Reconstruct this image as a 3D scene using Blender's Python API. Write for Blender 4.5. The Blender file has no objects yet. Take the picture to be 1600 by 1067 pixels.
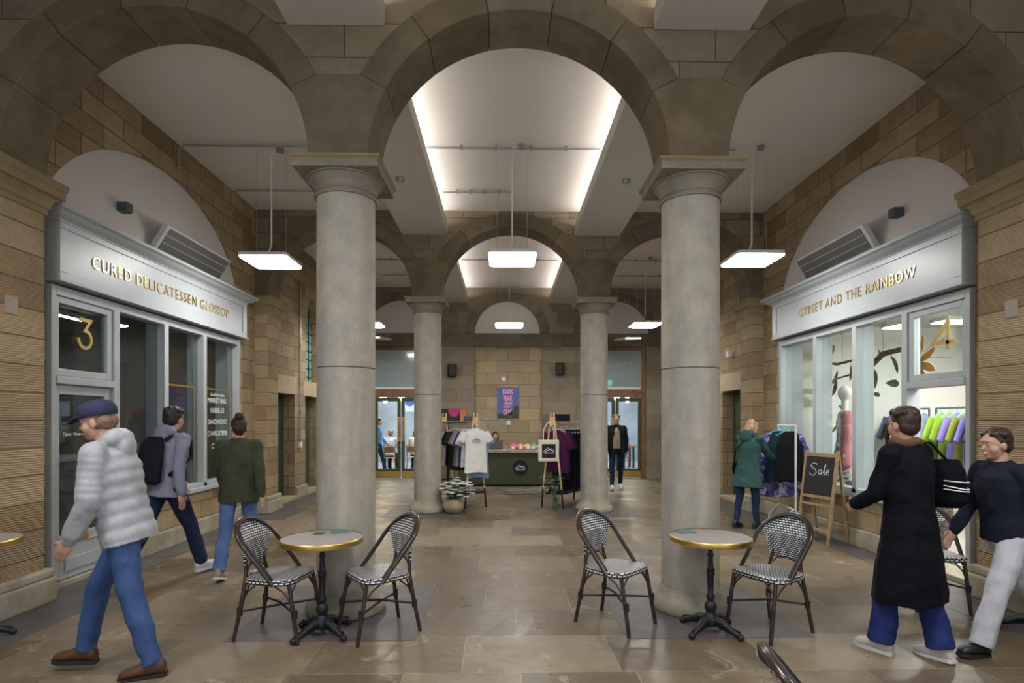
import bpy, bmesh, math, random
from mathutils import Vector, Matrix, noise
PI = math.pi
sc = bpy.context.scene
COL = sc.collection
random.seed(7)

# ------------------------------------------------------------------ camera
cam_d = bpy.data.cameras.new('camera')
cam = bpy.data.objects.new('camera', cam_d); COL.objects.link(cam)
cam.location = (-0.135, -4.95, 1.65)
cam.rotation_euler = (PI/2, 0, -0.0186)
cam_d.sensor_width = 36.0
cam_d.lens = 884/1600*36
cam_d.shift_x = -3.5/1600
cam_d.shift_y = 122.0/1600
cam_d.clip_start = 0.05; cam_d.clip_end = 200
sc.camera = cam
# ------------------------------------------------------------------ world, exposure
w = bpy.data.worlds.new('world'); sc.world = w; w.use_nodes = True
bg = w.node_tree.nodes['Background']
bg.inputs[0].default_value = (0.82, 0.90, 1.0, 1); bg.inputs[1].default_value = 0.28
sc.view_settings.view_transform = 'Standard'
sc.view_settings.look = 'None'
sc.view_settings.exposure = 1.75
sc.view_settings.gamma = 1.0
sc.view_settings.use_curve_mapping = False
sc.cycles.max_bounces = 8
sc.cycles.diffuse_bounces = 4
sc.cycles.glossy_bounces = 4
sc.cycles.transparent_max_bounces = 16
sc.cycles.sample_clamp_indirect = 6.0
PANEL_E = 15.0     # pendant diffuser emission
STRIP_E = 6.0     # cove strip emission

# ------------------------------------------------------------------ materials
MATS = {}
class NT:
    def __init__(s, m):
        s.m = m; m.use_nodes = True; s.t = m.node_tree; s.n = s.t.nodes; s.l = s.t.links
        s.bsdf = s.n['Principled BSDF']; s.out = s.n['Material Output']
    def node(s, typ, **kw):
        nd = s.n.new(typ)
        for k, v in kw.items(): setattr(nd, k, v)
        return nd
    def link(s, a, b): s.l.new(a, b)
    def val(s, sock, v):
        if hasattr(v, 'links') or hasattr(v, 'is_output'): s.l.new(v, sock)
        else: sock.default_value = v
    def math(s, op, a, b=None, c=None, clamp=False):
        nd = s.node('ShaderNodeMath', operation=op); nd.use_clamp = clamp
        s.val(nd.inputs[0], a)
        if b is not None: s.val(nd.inputs[1], b)
        if c is not None: s.val(nd.inputs[2], c)
        return nd.outputs[0]
    def mix(s, f, a, b, mode='MIX'):
        nd = s.node('ShaderNodeMix', data_type='RGBA', blend_type=mode)
        s.val(nd.inputs[0], f); s.val(nd.inputs[6], a); s.val(nd.inputs[7], b)
        return nd.outputs[2]
    def noise(s, vec, scale, detail=4, rough=.55, dist=0.0):
        nd = s.node('ShaderNodeTexNoise'); nd.inputs['Scale'].default_value = scale
        nd.inputs['Detail'].default_value = detail; nd.inputs['Roughness'].default_value = rough
        nd.inputs['Distortion'].default_value = dist
        if vec is not None: s.link(vec, nd.inputs['Vector'])
        return nd
    def ramp(s, fac, stops):
        nd = s.node('ShaderNodeValToRGB'); s.link(fac, nd.inputs[0])
        el = nd.color_ramp.elements
        while len(el) < len(stops): el.new(.5)
        for e, (p, c) in zip(el, stops):
            e.position = p; e.color = (c[0], c[1], c[2], 1) if hasattr(c, '__len__') else (c, c, c, 1)
        return nd.outputs[0]
    def bump(s, h, strength=.3, dist=.01, normal=None):
        nd = s.node('ShaderNodeBump'); nd.inputs['Strength'].default_value = strength
        nd.inputs['Distance'].default_value = dist; s.link(h, nd.inputs['Height'])
        if normal is not None: s.link(normal, nd.inputs['Normal'])
        return nd.outputs[0]
def c4(c): return (c[0], c[1], c[2], 1)
def new_mat(name):
    m = bpy.data.materials.new(name); return NT(m)
def plain(name, col, rough=.6, metal=0.0, spec=.5, var=0.08, scale=6, bump=0.0, bscale=60, sheen=0.0, coat=0.0):
    if name in MATS: return MATS[name]
    t = new_mat(name); b = t.bsdf
    tc = t.node('ShaderNodeTexCoord').outputs['Object']
    n = t.noise(tc, scale)
    lo = [max(0, c*(1-var)) for c in col]; hi = [min(1, c*(1+var)) for c in col]
    t.link(t.ramp(n.outputs[0], [(.3, lo), (.7, hi)]), b.inputs['Base Color'])
    b.inputs['Roughness'].default_value = rough; b.inputs['Metallic'].default_value = metal
    b.inputs['Specular IOR Level'].default_value = spec
    if sheen: b.inputs['Sheen Weight'].default_value = sheen
    if coat: b.inputs['Coat Weight'].default_value = coat
    if bump:
        nb = t.noise(tc, bscale, 3)
        t.link(t.bump(nb.outputs[0], bump, .01), b.inputs['Normal'])
    MATS[name] = t.m; return t.m
def emis(name, col, strength):
    if name in MATS: return MATS[name]
    t = new_mat(name)
    t.bsdf.inputs['Base Color'].default_value = (.8, .8, .8, 1)
    t.bsdf.inputs['Emission Color'].default_value = c4(col)
    t.bsdf.inputs['Emission Strength'].default_value = strength
    MATS[name] = t.m; return t.m
def masonry(name, cols, bw=.75, bh=.3, mortar=(.10, .08, .055), msize=.006, tool=0.0, squash=1.0, rough=.85, bump=.5, stain=.5, offs=(0, 0)):
    """dressed stone courses laid out on metric UVs"""
    if name in MATS: return MATS[name]
    t = new_mat(name); b = t.bsdf
    uv = t.node('ShaderNodeUVMap').outputs[0]
    mp = t.node('ShaderNodeMapping'); t.link(uv, mp.inputs[0]); mp.inputs['Location'].default_value = (offs[0], offs[1], 0)
    # slightly uneven joints
    wob = t.noise(mp.outputs[0], 1.3, 2)
    vadd = t.node('ShaderNodeVectorMath', operation='MULTIPLY_ADD')
    t.link(wob.outputs[1], vadd.inputs[0]); vadd.inputs[1].default_value = (.03, .015, 0); t.link(mp.outputs[0], vadd.inputs[2])
    br = t.node('ShaderNodeTexBrick'); t.link(vadd.outputs[0], br.inputs['Vector'])
    br.inputs['Scale'].default_value = 1; br.inputs['Brick Width'].default_value = bw; br.inputs['Row Height'].default_value = bh
    br.inputs['Mortar Size'].default_value = msize; br.inputs['Mortar Smooth'].default_value = .3
    br.inputs['Color1'].default_value = (0, 0, 0, 1); br.inputs['Color2'].default_value = (1, 1, 1, 1); br.inputs['Mortar'].default_value = (.5, .5, .5, 1)
    br.offset = .5; br.squash = squash; br.squash_frequency = 3
    stops = [(i/(len(cols)-1), c) for i, c in enumerate(cols)]
    base = t.ramp(br.outputs['Color'], stops)
    n1 = t.noise(mp.outputs[0], 2.2, 6, .65)
    n2 = t.noise(mp.outputs[0], 14, 6, .7)
    base = t.mix(stain, base, t.ramp(n1.outputs[0], [(.25, (.30, .29, .28)), (.5, (.72, .72, .72)), (.75, (1, .96, .88))]), 'MULTIPLY')
    base = t.mix(.45, base, t.ramp(n2.outputs[0], [(.3, (.62, .6, .56)), (.7, (1, 1, 1))]), 'MULTIPLY')
    base = t.mix(br.outputs['Fac'], base, c4(mortar))
    t.link(base, b.inputs['Base Color']); b.inputs['Roughness'].default_value = rough
    b.inputs['Specular IOR Level'].default_value = .25
    h = t.math('MULTIPLY', br.outputs['Fac'], -1.2)
    h = t.math('ADD', h, t.math('MULTIPLY', n2.outputs[0], .5))
    if tool:
        sx = t.node('ShaderNodeSeparateXYZ'); t.link(vadd.outputs[0], sx.inputs[0])
        n3 = t.noise(mp.outputs[0], 7, 2)
        ph = t.math('MULTIPLY_ADD', sx.outputs[1], 300.0, t.math('MULTIPLY', n3.outputs[0], 9))
        h = t.math('ADD', h, t.math('MULTIPLY', t.math('SINE', ph), tool))
    t.link(t.bump(h, bump, .012), b.inputs['Normal'])
    MATS[name] = t.m; return t.m
def smooth_stone(name, a, bcol, streak=False, rough=.8):
    if name in MATS: return MATS[name]
    t = new_mat(name); b = t.bsdf
    geo = t.node('ShaderNodeTexCoord').outputs['Object']
    mp = t.node('ShaderNodeMapping'); t.link(geo, mp.inputs[0])
    mp.inputs['Scale'].default_value = (1, 1, .18) if streak else (1, 1, 1)
    n1 = t.noise(mp.outputs[0], 3.2 if streak else 1.6, 6, .62, .4)
    n2 = t.noise(geo, 26, 6, .7)
    n3 = t.noise(geo, 5, 5, .6)
    col = t.ramp(n1.outputs[0], [(.28, a), (.5, [(x+y)/2 for x, y in zip(a, bcol)]), (.72, bcol)])
    col = t.mix(.4, col, t.ramp(n2.outputs[0], [(.3, (.68, .68, .68)), (.7, (1, 1, 1))]), 'MULTIPLY')
    col = t.mix(.35, col, t.ramp(n3.outputs[0], [(.35, (.55, .56, .54)), (.6, (1, 1, 1))]), 'MULTIPLY')
    oi = t.node('ShaderNodeAttribute', attribute_name='blockshade')
    col = t.mix(1.0, col, t.ramp(oi.outputs['Fac'], [(0, (1, 1, 1)), (.5, (.72, .70, .62)), (1, (1, .93, .82))]), 'MULTIPLY')
    t.link(col, b.inputs['Base Color']); b.inputs['Roughness'].default_value = rough
    b.inputs['Specular IOR Level'].default_value = .3
    t.link(t.bump(n2.outputs[0], .25, .01), b.inputs['Normal'])
    MATS[name] = t.m; return t.m
def glass(name, tint=(.9, .95, .95), refl=1.0, frost=0.0):
    if name in MATS: return MATS[name]
    t = new_mat(name)
    tr = t.node('ShaderNodeBsdfTransparent'); tr.inputs[0].default_value = c4(tint)
    gl = t.node('ShaderNodeBsdfGlossy'); gl.inputs['Roughness'].default_value = .015
    fr = t.node('ShaderNodeFresnel'); gm = t.node('ShaderNodeNewGeometry')
    t.link(t.math('MULTIPLY_ADD', gm.outputs['Backfacing'], 1/1.5-1.5, 1.5), fr.inputs[0])
    mx = t.node('ShaderNodeMixShader')
    t.link(t.math('MULTIPLY', fr.outputs[0], refl, clamp=True), mx.inputs[0]); t.link(tr.outputs[0], mx.inputs[1]); t.link(gl.outputs[0], mx.inputs[2])
    res = mx.outputs[0]
    if frost:
        df = t.node('ShaderNodeBsdfPrincipled'); df.inputs['Base Color'].default_value = (.36, .42, .41, 1); df.inputs['Roughness'].default_value = .12
        m2 = t.node('ShaderNodeMixShader'); m2.inputs[0].default_value = frost
        t.link(res, m2.inputs[1]); t.link(df.outputs[0], m2.inputs[2]); res = m2.outputs[0]
    t.link(res, t.out.inputs['Surface'])
    MATS[name] = t.m; return t.m

WARM = [(.31, .215, .115), (.40, .295, .17), (.48, .365, .22), (.35, .27, .175), (.53, .41, .26)]
GREY = [(.22, .175, .115), (.30, .24, .16), (.36, .29, .20), (.25, .205, .145)]
M_wall_side = masonry('tooled_sandstone', WARM, .66, .243, tool=.22, bump=.55)
M_pier = masonry('pier_sandstone', WARM, 7.0, .243, tool=.25, bump=.6, offs=(.5, .05))
M_wall_plain = masonry('plain_sandstone', WARM, .72, .33, bump=.4)
M_wall_spandrel = masonry('grey_sandstone', GREY, .62, .28, bump=.5, offs=(.2, .1))
M_wall_back = masonry('back_sandstone', [(.24, .20, .14), (.31, .26, .19), (.36, .31, .225), (.27, .23, .17)], .95, .36, bump=.35, msize=.004)
M_recess = masonry('warm_block', [(.36, .29, .18), (.50, .38, .23), (.42, .35, .25), (.56, .43, .26), (.35, .31, .24)], .60, .335, bump=.35, msize=.005, stain=.3, offs=(.3, .04))
M_arch = smooth_stone('arch_stone', (.15, .122, .085), (.275, .228, .16))
M_spring = M_arch
M_capital = smooth_stone('capital_stone', (.22, .195, .155), (.34, .305, .24))
M_fillet = smooth_stone('ochre_stone', (.27, .205, .11), (.37, .285, .16))
M_column = smooth_stone('column_stone', (.31, .295, .27), (.53, .48, .385), streak=True)
M_base = smooth_stone('base_stone', (.27, .235, .16), (.50, .46, .37))
M_plaster = plain('white_plaster', (.62, .58, .54), .9, var=.03, scale=1.5, bump=.12, bscale=30)
M_ceiling = plain('ceiling_plaster', (.74, .69, .645), .9, var=.03, scale=.8, bump=.08, bscale=12)
M_bulk = plain('bulkhead_paint', (.55, .53, .48), .9, var=.02, scale=2)
M_slate = plain('slate', (.105, .09, .088), .45, var=.25, scale=5, bump=.15, bscale=20)
M_paint = plain('shopfront_paint', (.40, .43, .44), .38, var=.04, scale=3, bump=.05, bscale=9)
M_green = plain('green_paint', (.05, .075, .035), .45, var=.1)
M_dgreen = plain('dark_green_paint', (.03, .045, .022), .5, var=.1)
M_wood = plain('oak_frame', (.23, .105, .04), .5, var=.3, scale=9)
M_pine = plain('pine', (.66, .46, .24), .55, var=.15, scale=14)
M_brass = plain('brass', (.78, .56, .18), .28, 1.0, var=.15, scale=12)
M_brassdull = plain('aged_brass', (.62, .46, .13), .4, .8, var=.1)
M_gold = plain('gold_letter', (.66, .47, .19), .30, .95, var=.05)
M_black = plain('black_paint', (.010, .011, .012), .5, spec=.3)
M_iron = plain('cast_iron', (.018, .02, .023), .42, .3, var=.2, bump=.3, bscale=70)
M_rattan = plain('dark_rattan', (.036, .018, .012), .28, var=.45, scale=30, coat=.35)
M_rattan_wrap = plain('black_binding', (.014, .014, .017), .4, bump=.4, bscale=200)
M_chrome = plain('steel', (.5, .52, .53), .35, .8)
M_conduit = plain('galvanised_conduit', (.33, .35, .36), .4, .6)
M_whitep = plain('white_plastic', (.75, .75, .74), .4)
M_greyp = plain('grey_plastic', (.07, .085, .09), .5)
M_tabletop = plain('grey_laminate', (.36, .33, .31), .32, var=.06, scale=40)
M_white_metal = plain('white_metal', (.78, .78, .76), .35)
M_panel = emis('lamp_diffuser', (1.0, .985, .96), PANEL_E)
M_strip = emis('led_strip', (1.0, .96, .92), STRIP_E)
M_bulb = emis('filament_bulb', (1.0, .8, .5), 30)
M_shopglass = glass('shop_glass', (.86, .90, .90), 1.0)
M_doorglass = glass('door_glass', (.92, .96, .97), 1.0)
M_frost = glass('etched_glass', (.7, .78, .77), 1.0, .75)
M_leadglass = plain('leaded_glass', (.22, .42, .40), .15, var=.4, scale=3)

def floor_mat():
    t = new_mat('york_flagstone'); b = t.bsdf
    uv = t.node('ShaderNodeUVMap').outputs[0]
    wob = t.noise(uv, .7, 2)
    va = t.node('ShaderNodeVectorMath', operation='MULTIPLY_ADD')
    t.link(wob.outputs[1], va.inputs[0]); va.inputs[1].default_value = (.05, .03, 0); t.link(uv, va.inputs[2])
    br = t.node('ShaderNodeTexBrick'); t.link(va.outputs[0], br.inputs['Vector'])
    br.inputs['Scale'].default_value = 1; br.inputs['Brick Width'].default_value = 1.05; br.inputs['Row Height'].default_value = .62
    br.inputs['Mortar Size'].default_value = .004; br.inputs['Mortar Smooth'].default_value = .2
    br.inputs['Color1'].default_value = (0, 0, 0, 1); br.inputs['Color2'].default_value = (1, 1, 1, 1); br.inputs['Mortar'].default_value = (.5, .5, .5, 1)
    br.offset = .37; br.offset_frequency = 2; br.squash = .72; br.squash_frequency = 3
    base = t.ramp(br.outputs['Color'], [(0, (.12, .09, .056)), (.3, (.205, .155, .10)), (.55, (.145, .115, .08)), (.8, (.235, .18, .12)), (1, (.30, .24, .165))])
    n1 = t.noise(uv, 1.6, 7, .65, .6); n2 = t.noise(uv, 9, 7, .7); n4 = t.noise(uv, 45, 4, .6)
    base = t.mix(.55, base, t.ramp(n1.outputs[0], [(.3, (.62, .6, .57)), (.55, (.9, .9, .88)), (.72, (1.0, .95, .85))]), 'MULTIPLY')
    base = t.mix(.5, base, t.ramp(n2.outputs[0], [(.3, (.62, .6, .58)), (.65, (1, 1, 1))]), 'MULTIPLY')
    mj = t.math('MULTIPLY', br.outputs['Fac'], t.ramp(n2.outputs[0], [(.35, .15), (.6, .9)]))
    base = t.mix(mj, base, (.40, .33, .22, 1))
    # flaked pale scars
    sc_ = t.ramp(t.noise(uv, 3.1, 8, .72, 1.2).outputs[0], [(.60, 0.0), (.67, .6)])
    base = t.mix(sc_, base, (.46, .38, .28, 1))
    t.link(base, b.inputs['Base Color'])
    t.link(t.ramp(n1.outputs[0], [(.35, .5), (.62, .27)]), b.inputs['Roughness'])
    b.inputs['Specular IOR Level'].default_value = .45
    h = t.math('ADD', t.math('MULTIPLY', br.outputs['Fac'], -.8), t.math('ADD', t.math('MULTIPLY', n1.outputs[0], 2.0), t.math('MULTIPLY', n4.outputs[0], .15)))
    t.link(t.bump(h, .3, .012), b.inputs['Normal'])
    return t.m
M_floor = floor_mat()
def weave_mat(name, su, sv):
    t = new_mat(name); b = t.bsdf
    uv = t.node('ShaderNodeUVMap').outputs[0]
    mp = t.node('ShaderNodeMapping'); t.link(uv, mp.inputs[0]); mp.inputs['Scale'].default_value = (su, sv, 1)
    br = t.node('ShaderNodeTexBrick'); t.link(mp.outputs[0], br.inputs['Vector'])
    br.inputs['Scale'].default_value = 1; br.inputs['Brick Width'].default_value = .9; br.inputs['Row Height'].default_value = .5
    br.inputs['Mortar Size'].default_value = .135; br.inputs['Mortar Smooth'].default_value = .15
    for k in ('Color1', 'Color2'): br.inputs[k].default_value = (.82, .83, .84, 1)
    br.inputs['Mortar'].default_value = (.012, .012, .016, 1); br.offset = .5
    t.link(br.outputs['Color'], b.inputs['Base Color']); b.inputs['Roughness'].default_value = .35
    t.link(t.bump(t.math('MULTIPLY', br.outputs['Fac'], -1), .6, .004), b.inputs['Normal'])
    return t.m
M_weave = weave_mat('woven_black_white', 34, 30)

# ------------------------------------------------------------------ mesh helpers
class B:
    def __init__(s): s.bm = bmesh.new()
    def box(s, x0, x1, y0, y1, z0, z1, M=None):
        vs = [s.bm.verts.new(Vector(p) if M is None else M @ Vector(p)) for p in
              ((x0,y0,z0),(x1,y0,z0),(x1,y1,z0),(x0,y1,z0),(x0,y0,z1),(x1,y0,z1),(x1,y1,z1),(x0,y1,z1))]
        for f in ((0,3,2,1),(4,5,6,7),(0,1,5,4),(1,2,6,5),(2,3,7,6),(3,0,4,7)): s.bm.faces.new([vs[i] for i in f])
        return s
    def rings(s, rings, cap=True, closed=True):
        R = [[s.bm.verts.new(p) for p in r] for r in rings]
        n = len(R[0])
        for a, b in zip(R, R[1:]):
            for i in range(n if closed else n-1):
                j = (i+1) % n
                s.bm.faces.new((a[i], a[j], b[j], b[i]))
        if cap:
            s.bm.faces.new(list(reversed(R[0]))); s.bm.faces.new(R[-1])
        return s
    def lathe(s, prof, n=32, c=(0,0,0)):
        rr = []
        for r, z in prof:
            r = max(r, .0004)
            rr.append([Vector((c[0]+r*math.cos(2*PI*i/n), c[1]+r*math.sin(2*PI*i/n), c[2]+z)) for i in range(n)])
        return s.rings(rr)
    def tube(s, pts, r, n=8, rx=None):
        pts = [Vector(p) for p in pts]
        rad = r if hasattr(r, '__len__') else [r]*len(pts)
        rr = []
        prev = None
        for i, p in enumerate(pts):
            d = (pts[min(i+1, len(pts)-1)] - pts[max(i-1, 0)]).normalized()
            if prev is None:
                up = Vector((0,0,1)) if abs(d.z) < .9 else Vector((1,0,0))
                u = d.cross(up).normalized()
            else:
                u = (prev - d*prev.dot(d)); u = u.normalized() if u.length > 1e-6 else d.orthogonal().normalized()
            prev = u; v = d.cross(u)
            rr.append([p + (u*math.cos(2*PI*k/n) + v*math.sin(2*PI*k/n))*rad[i] for k in range(n)])
        return s.rings(rr)
    def prism(s, poly, d0, d1, axis='y'):
        """poly: 2D points; extruded along axis between d0 and d1"""
        def P(a, b, d):
            return {'y': (a, d, b), 'x': (d, a, b), 'z': (a, b, d)}[axis]
        A = [s.bm.verts.new(P(a, b, d0)) for a, b in poly]; C = [s.bm.verts.new(P(a, b, d1)) for a, b in poly]
        n = len(poly)
        for i in range(n):
            j = (i+1) % n; s.bm.faces.new((A[i], A[j], C[j], C[i]))
        s.bm.faces.new(A); s.bm.faces.new(list(reversed(C)))
        return s
    def ball(s, c, rx, ry=None, rz=None, n=16, m=10, M=None):
        ry = rx if ry is None else ry; rz = rx if rz is None else rz
        rr = []
        for j in range(m+1):
            a = -PI/2 + PI*j/m; q = max(math.cos(a), .01)
            r = []
            for i in range(n):
                p = Vector((rx*q*math.cos(2*PI*i/n), ry*q*math.sin(2*PI*i/n), rz*math.sin(a)))
                if M is not None: p = M @ p
                r.append(p + Vector(c))
            rr.append(r)
        return s.rings(rr)
    def xf(s, M):
        bmesh.ops.transform(s.bm, matrix=M, verts=s.bm.verts); return s
    def done(s, name, mat, parent=None, smooth=None, bevel=0.0, seg=2, loc=None, uv=True, sharp=40, weld=False, split=False):
        bm = s.bm
        if split:
            seen = set(); out = None
            for v0 in bm.verts:
                if v0 in seen: continue
                comp = []; st = [v0]; seen.add(v0)
                while st:
                    v = st.pop(); comp.append(v)
                    for e in v.link_edges:
                        o_ = e.other_vert(v)
                        if o_ not in seen: seen.add(o_); st.append(o_)
                nb = B(); mp_ = {v: nb.bm.verts.new(v.co) for v in comp}; fs = set()
                for v in comp:
                    for f in v.link_faces:
                        if f not in fs: fs.add(f); nb.bm.faces.new([mp_[q] for q in f.verts])
                out = nb.done(name, mat, parent, smooth, bevel, seg, loc, uv, sharp)
            bm.free(); return out
        if weld: bmesh.ops.remove_doubles(bm, verts=bm.verts, dist=1e-5)
        bmesh.ops.recalc_face_normals(bm, faces=bm.faces)
        me = bpy.data.meshes.new(name); 
        if uv:
            L = bm.loops.layers.uv.get('UVMap') or bm.loops.layers.uv.new('UVMap')
            if uv is True:
                for f in bm.faces:
                    n = f.normal; ax = max(range(3), key=lambda k: abs(n[k]))
                    for l in f.loops:
                        c = l.vert.co
                        l[L].uv = (c.y, c.z) if ax == 0 else ((c.x, c.z) if ax == 1 else (c.x, c.y))
        bm.to_mesh(me); bm.free()
        if smooth:
            me.polygons.foreach_set('use_smooth', [True]*len(me.polygons))
            me.set_sharp_from_angle(angle=math.radians(sharp))
        if mat is not None:
            for m_ in (mat if isinstance(mat, (list, tuple)) else [mat]): me.materials.append(m_)
        ob = bpy.data.objects.new(name, me); COL.objects.link(ob)
        if parent is not None: ob.parent = parent
        if loc is not None: ob.location = loc
        if bevel:
            bv = ob.modifiers.new('bevel', 'BEVEL'); bv.width = bevel; bv.segments = seg; bv.limit_method = 'ANGLE'
        return ob
def thing(name, label, cat, loc=(0,0,0), rz=0.0, group=None):
    o = bpy.data.objects.new(name, None); COL.objects.link(o); o.empty_display_size = .1
    o.location = loc; o.rotation_euler = (0, 0, rz)
    o['label'] = label; o['category'] = cat
    if group: o['group'] = group
    return o
def tag(o, label, cat, group=None, kind=None):
    o['label'] = label; o['category'] = cat
    if group: o['group'] = group
    if kind: o['kind'] = kind
    return o
def struct(o): o['kind'] = 'structure'; return o
def kids(o): return [c for c in bpy.data.objects if c.parent == o]
def copy_tree(o, loc=None, rz=None, label=None, group=None, parent=None, mats=None):
    c = o.copy(); COL.objects.link(c)
    if parent is not None: c.parent = parent
    for ch in kids(o): copy_tree(ch, parent=c, mats=mats)
    if mats and c.type == 'MESH' and c.name.split('.')[0] in mats:
        c.data = c.data.copy(); c.data.materials[0] = mats[c.name.split('.')[0]]
    if loc is not None: c.location = loc
    if rz is not None: c.rotation_euler = (0, 0, rz)
    if label: c['label'] = label
    if group: c['group'] = group
    return c
def T(x, y, z): return Matrix.Translation((x, y, z))
def RZ(a): return Matrix.Rotation(a, 4, 'Z')
def RX(a): return Matrix.Rotation(a, 4, 'X')
def RY(a): return Matrix.Rotation(a, 4, 'Y')
def text_mesh(s, w=None, h=None, depth=.004, spacing=1.0, bold=0.0):
    """flat lettering as bmesh, centred, fitted to w x h, thickness along +z"""
    cu = bpy.data.curves.new('txt', 'FONT'); cu.body = s; cu.align_x = 'CENTER'; cu.align_y = 'CENTER'
    cu.extrude = .02; cu.space_character = spacing; cu.offset = bold; cu.resolution_u = 4; cu.space_line = .95
    ob = bpy.data.objects.new('txt', cu); COL.objects.link(ob)
    dg = bpy.context.evaluated_depsgraph_get(); dg.update()
    me = bpy.data.meshes.new_from_object(ob.evaluated_get(dg))
    bpy.data.objects.remove(ob); bpy.data.curves.remove(cu)
    bm = bmesh.new(); bm.from_mesh(me); bpy.data.meshes.remove(me)
    xs = [v.co.x for v in bm.verts]; ys = [v.co.y for v in bm.verts]
    cx, cy = (min(xs)+max(xs))/2, (min(ys)+max(ys))/2
    W, H = max(xs)-min(xs), max(ys)-min(ys)
    sx = (w/W) if w else None; sy = (h/H) if h else None
    sx = sx or sy; sy = sy or sx
    for v in bm.verts: v.co = Vector(((v.co.x-cx)*sx, (v.co.y-cy)*sy, (v.co.z+.02)/.04*depth))
    b = B(); b.bm.free(); b.bm = bm; return b
def on_wall(side, x, y, z):
    """text plane matrix for a wall facing the hall: side -1 left wall, +1 right wall, 0 facing the camera (-Y)"""
    if side == -1: R = Matrix(((0,0,1,x),(1,0,0,y),(0,1,0,z),(0,0,0,1)))
    elif side == 1: R = Matrix(((0,0,-1,x),(-1,0,0,y),(0,1,0,z),(0,0,0,1)))
    else: R = Matrix(((1,0,0,x),(0,0,-1,y),(0,1,0,z),(0,0,0,1)))
    return R
def wrinkle(b, amp=.007, sx=9, sz=5, off=0.0):
    b.bm.normal_update()
    for v in b.bm.verts:
        c = v.co
        n_ = noise.noise(Vector((c.x*sx+off, c.y*sx, c.z*sz+c.x*3))) + .5*noise.noise(Vector((c.x*22, c.y*22+off, c.z*14+c.y*9)))
        v.co = c + v.normal*amp*n_
    return b
def remesh(b, voxel=.012, iters=3):
    bmesh.ops.recalc_face_normals(b.bm, faces=b.bm.faces)
    me = bpy.data.meshes.new('tmp'); b.bm.to_mesh(me); b.bm.free()
    ob = bpy.data.objects.new('tmp', me); COL.objects.link(ob)
    md = ob.modifiers.new('r', 'REMESH'); md.mode = 'VOXEL'; md.voxel_size = voxel
    if iters:
        ms = ob.modifiers.new('s', 'SMOOTH'); ms.factor = .5; ms.iterations = iters
    dg = bpy.context.evaluated_depsgraph_get(); dg.update()
    me2 = bpy.data.meshes.new_from_object(ob.evaluated_get(dg))
    bpy.data.objects.remove(ob); bpy.data.meshes.remove(me)
    nb = B(); nb.bm.from_mesh(me2); bpy.data.meshes.remove(me2)
    return nb

# ------------------------------------------------------------------ dimensions
XA = 1.505      # column line
P = 5.30        # bay pitch
ZC = 3.80       # springing
R = 1.26        # arch radius
RO = 1.50       # outer ring
CX = 3.01       # side arch centre
XW = 4.50       # side wall plane
XP = 4.285       # pilaster face
CEIL = 5.34
YB = 10.90      # back wall
YN = -5.6       # open end behind the camera
TH = .245

# ------------------------------------------------------------------ floor, ceiling
b = B(); b.box(-4.9, 4.9, YN, YB+.45, -.2, 0); struct(b.done('floor', M_floor))
b = B(); b.box(-4.9, 4.9, YN, YB+.3, CEIL, CEIL+.15); struct(b.done('ceiling', M_ceiling))
ntrim = [0]
def trim(b, mat, **kw):
    ntrim[0] += 1
    return struct(b.done('trim_%d' % ntrim[0], mat, **kw))
# dropped bulkheads with light troughs, one each side of the middle bay per bay
strip_n = 0
for (y0, y1, bay) in ((YN, -TH, 'near'), (TH, P-TH, 'middle'), (P+TH, YB, 'far')):
    for s in (-1, 1):
        b = B()
        b.prism([(s*1.12, 4.91), (s*1.92, 4.91), (s*1.92, CEIL), (s*1.88, CEIL), (s*1.88, 5.055), (s*1.15, 5.055), (s*1.15, 5.09), (s*1.12, 5.09)], y0, y1, 'y')
        trim(b, M_bulk)
        b = B(); b.box(min(s*1.25, s*1.28), max(s*1.25, s*1.28), y0+.05, y1-.05, 5.057, 5.082)
        sd = 'left' if s < 0 else 'right'
        tag(b.done('cove_light', M_strip), 'linear cove light hidden in the trough of the %s ceiling bulkhead, %s bay' % (sd, bay), 'light')
# slate insets in the floor
def slate(x0, x1, y0, y1): 
    b = B(); b.box(x0, x1, y0, y1, -.02, .003); trim(b, M_slate)
for yc in (0, P):
    for s in (-1, 1): slate(s*XA-.71, s*XA+.71, yc-.71, yc+.71)
for s in (-1, 1):
    a, c = sorted((s*4.08, s*4.75)); slate(a, c, YN, YB)
    for yc in (-.15, 5.12):
        a, c = sorted((s*3.76, s*4.08)); slate(a, c, yc-.66, yc+.62)

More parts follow.
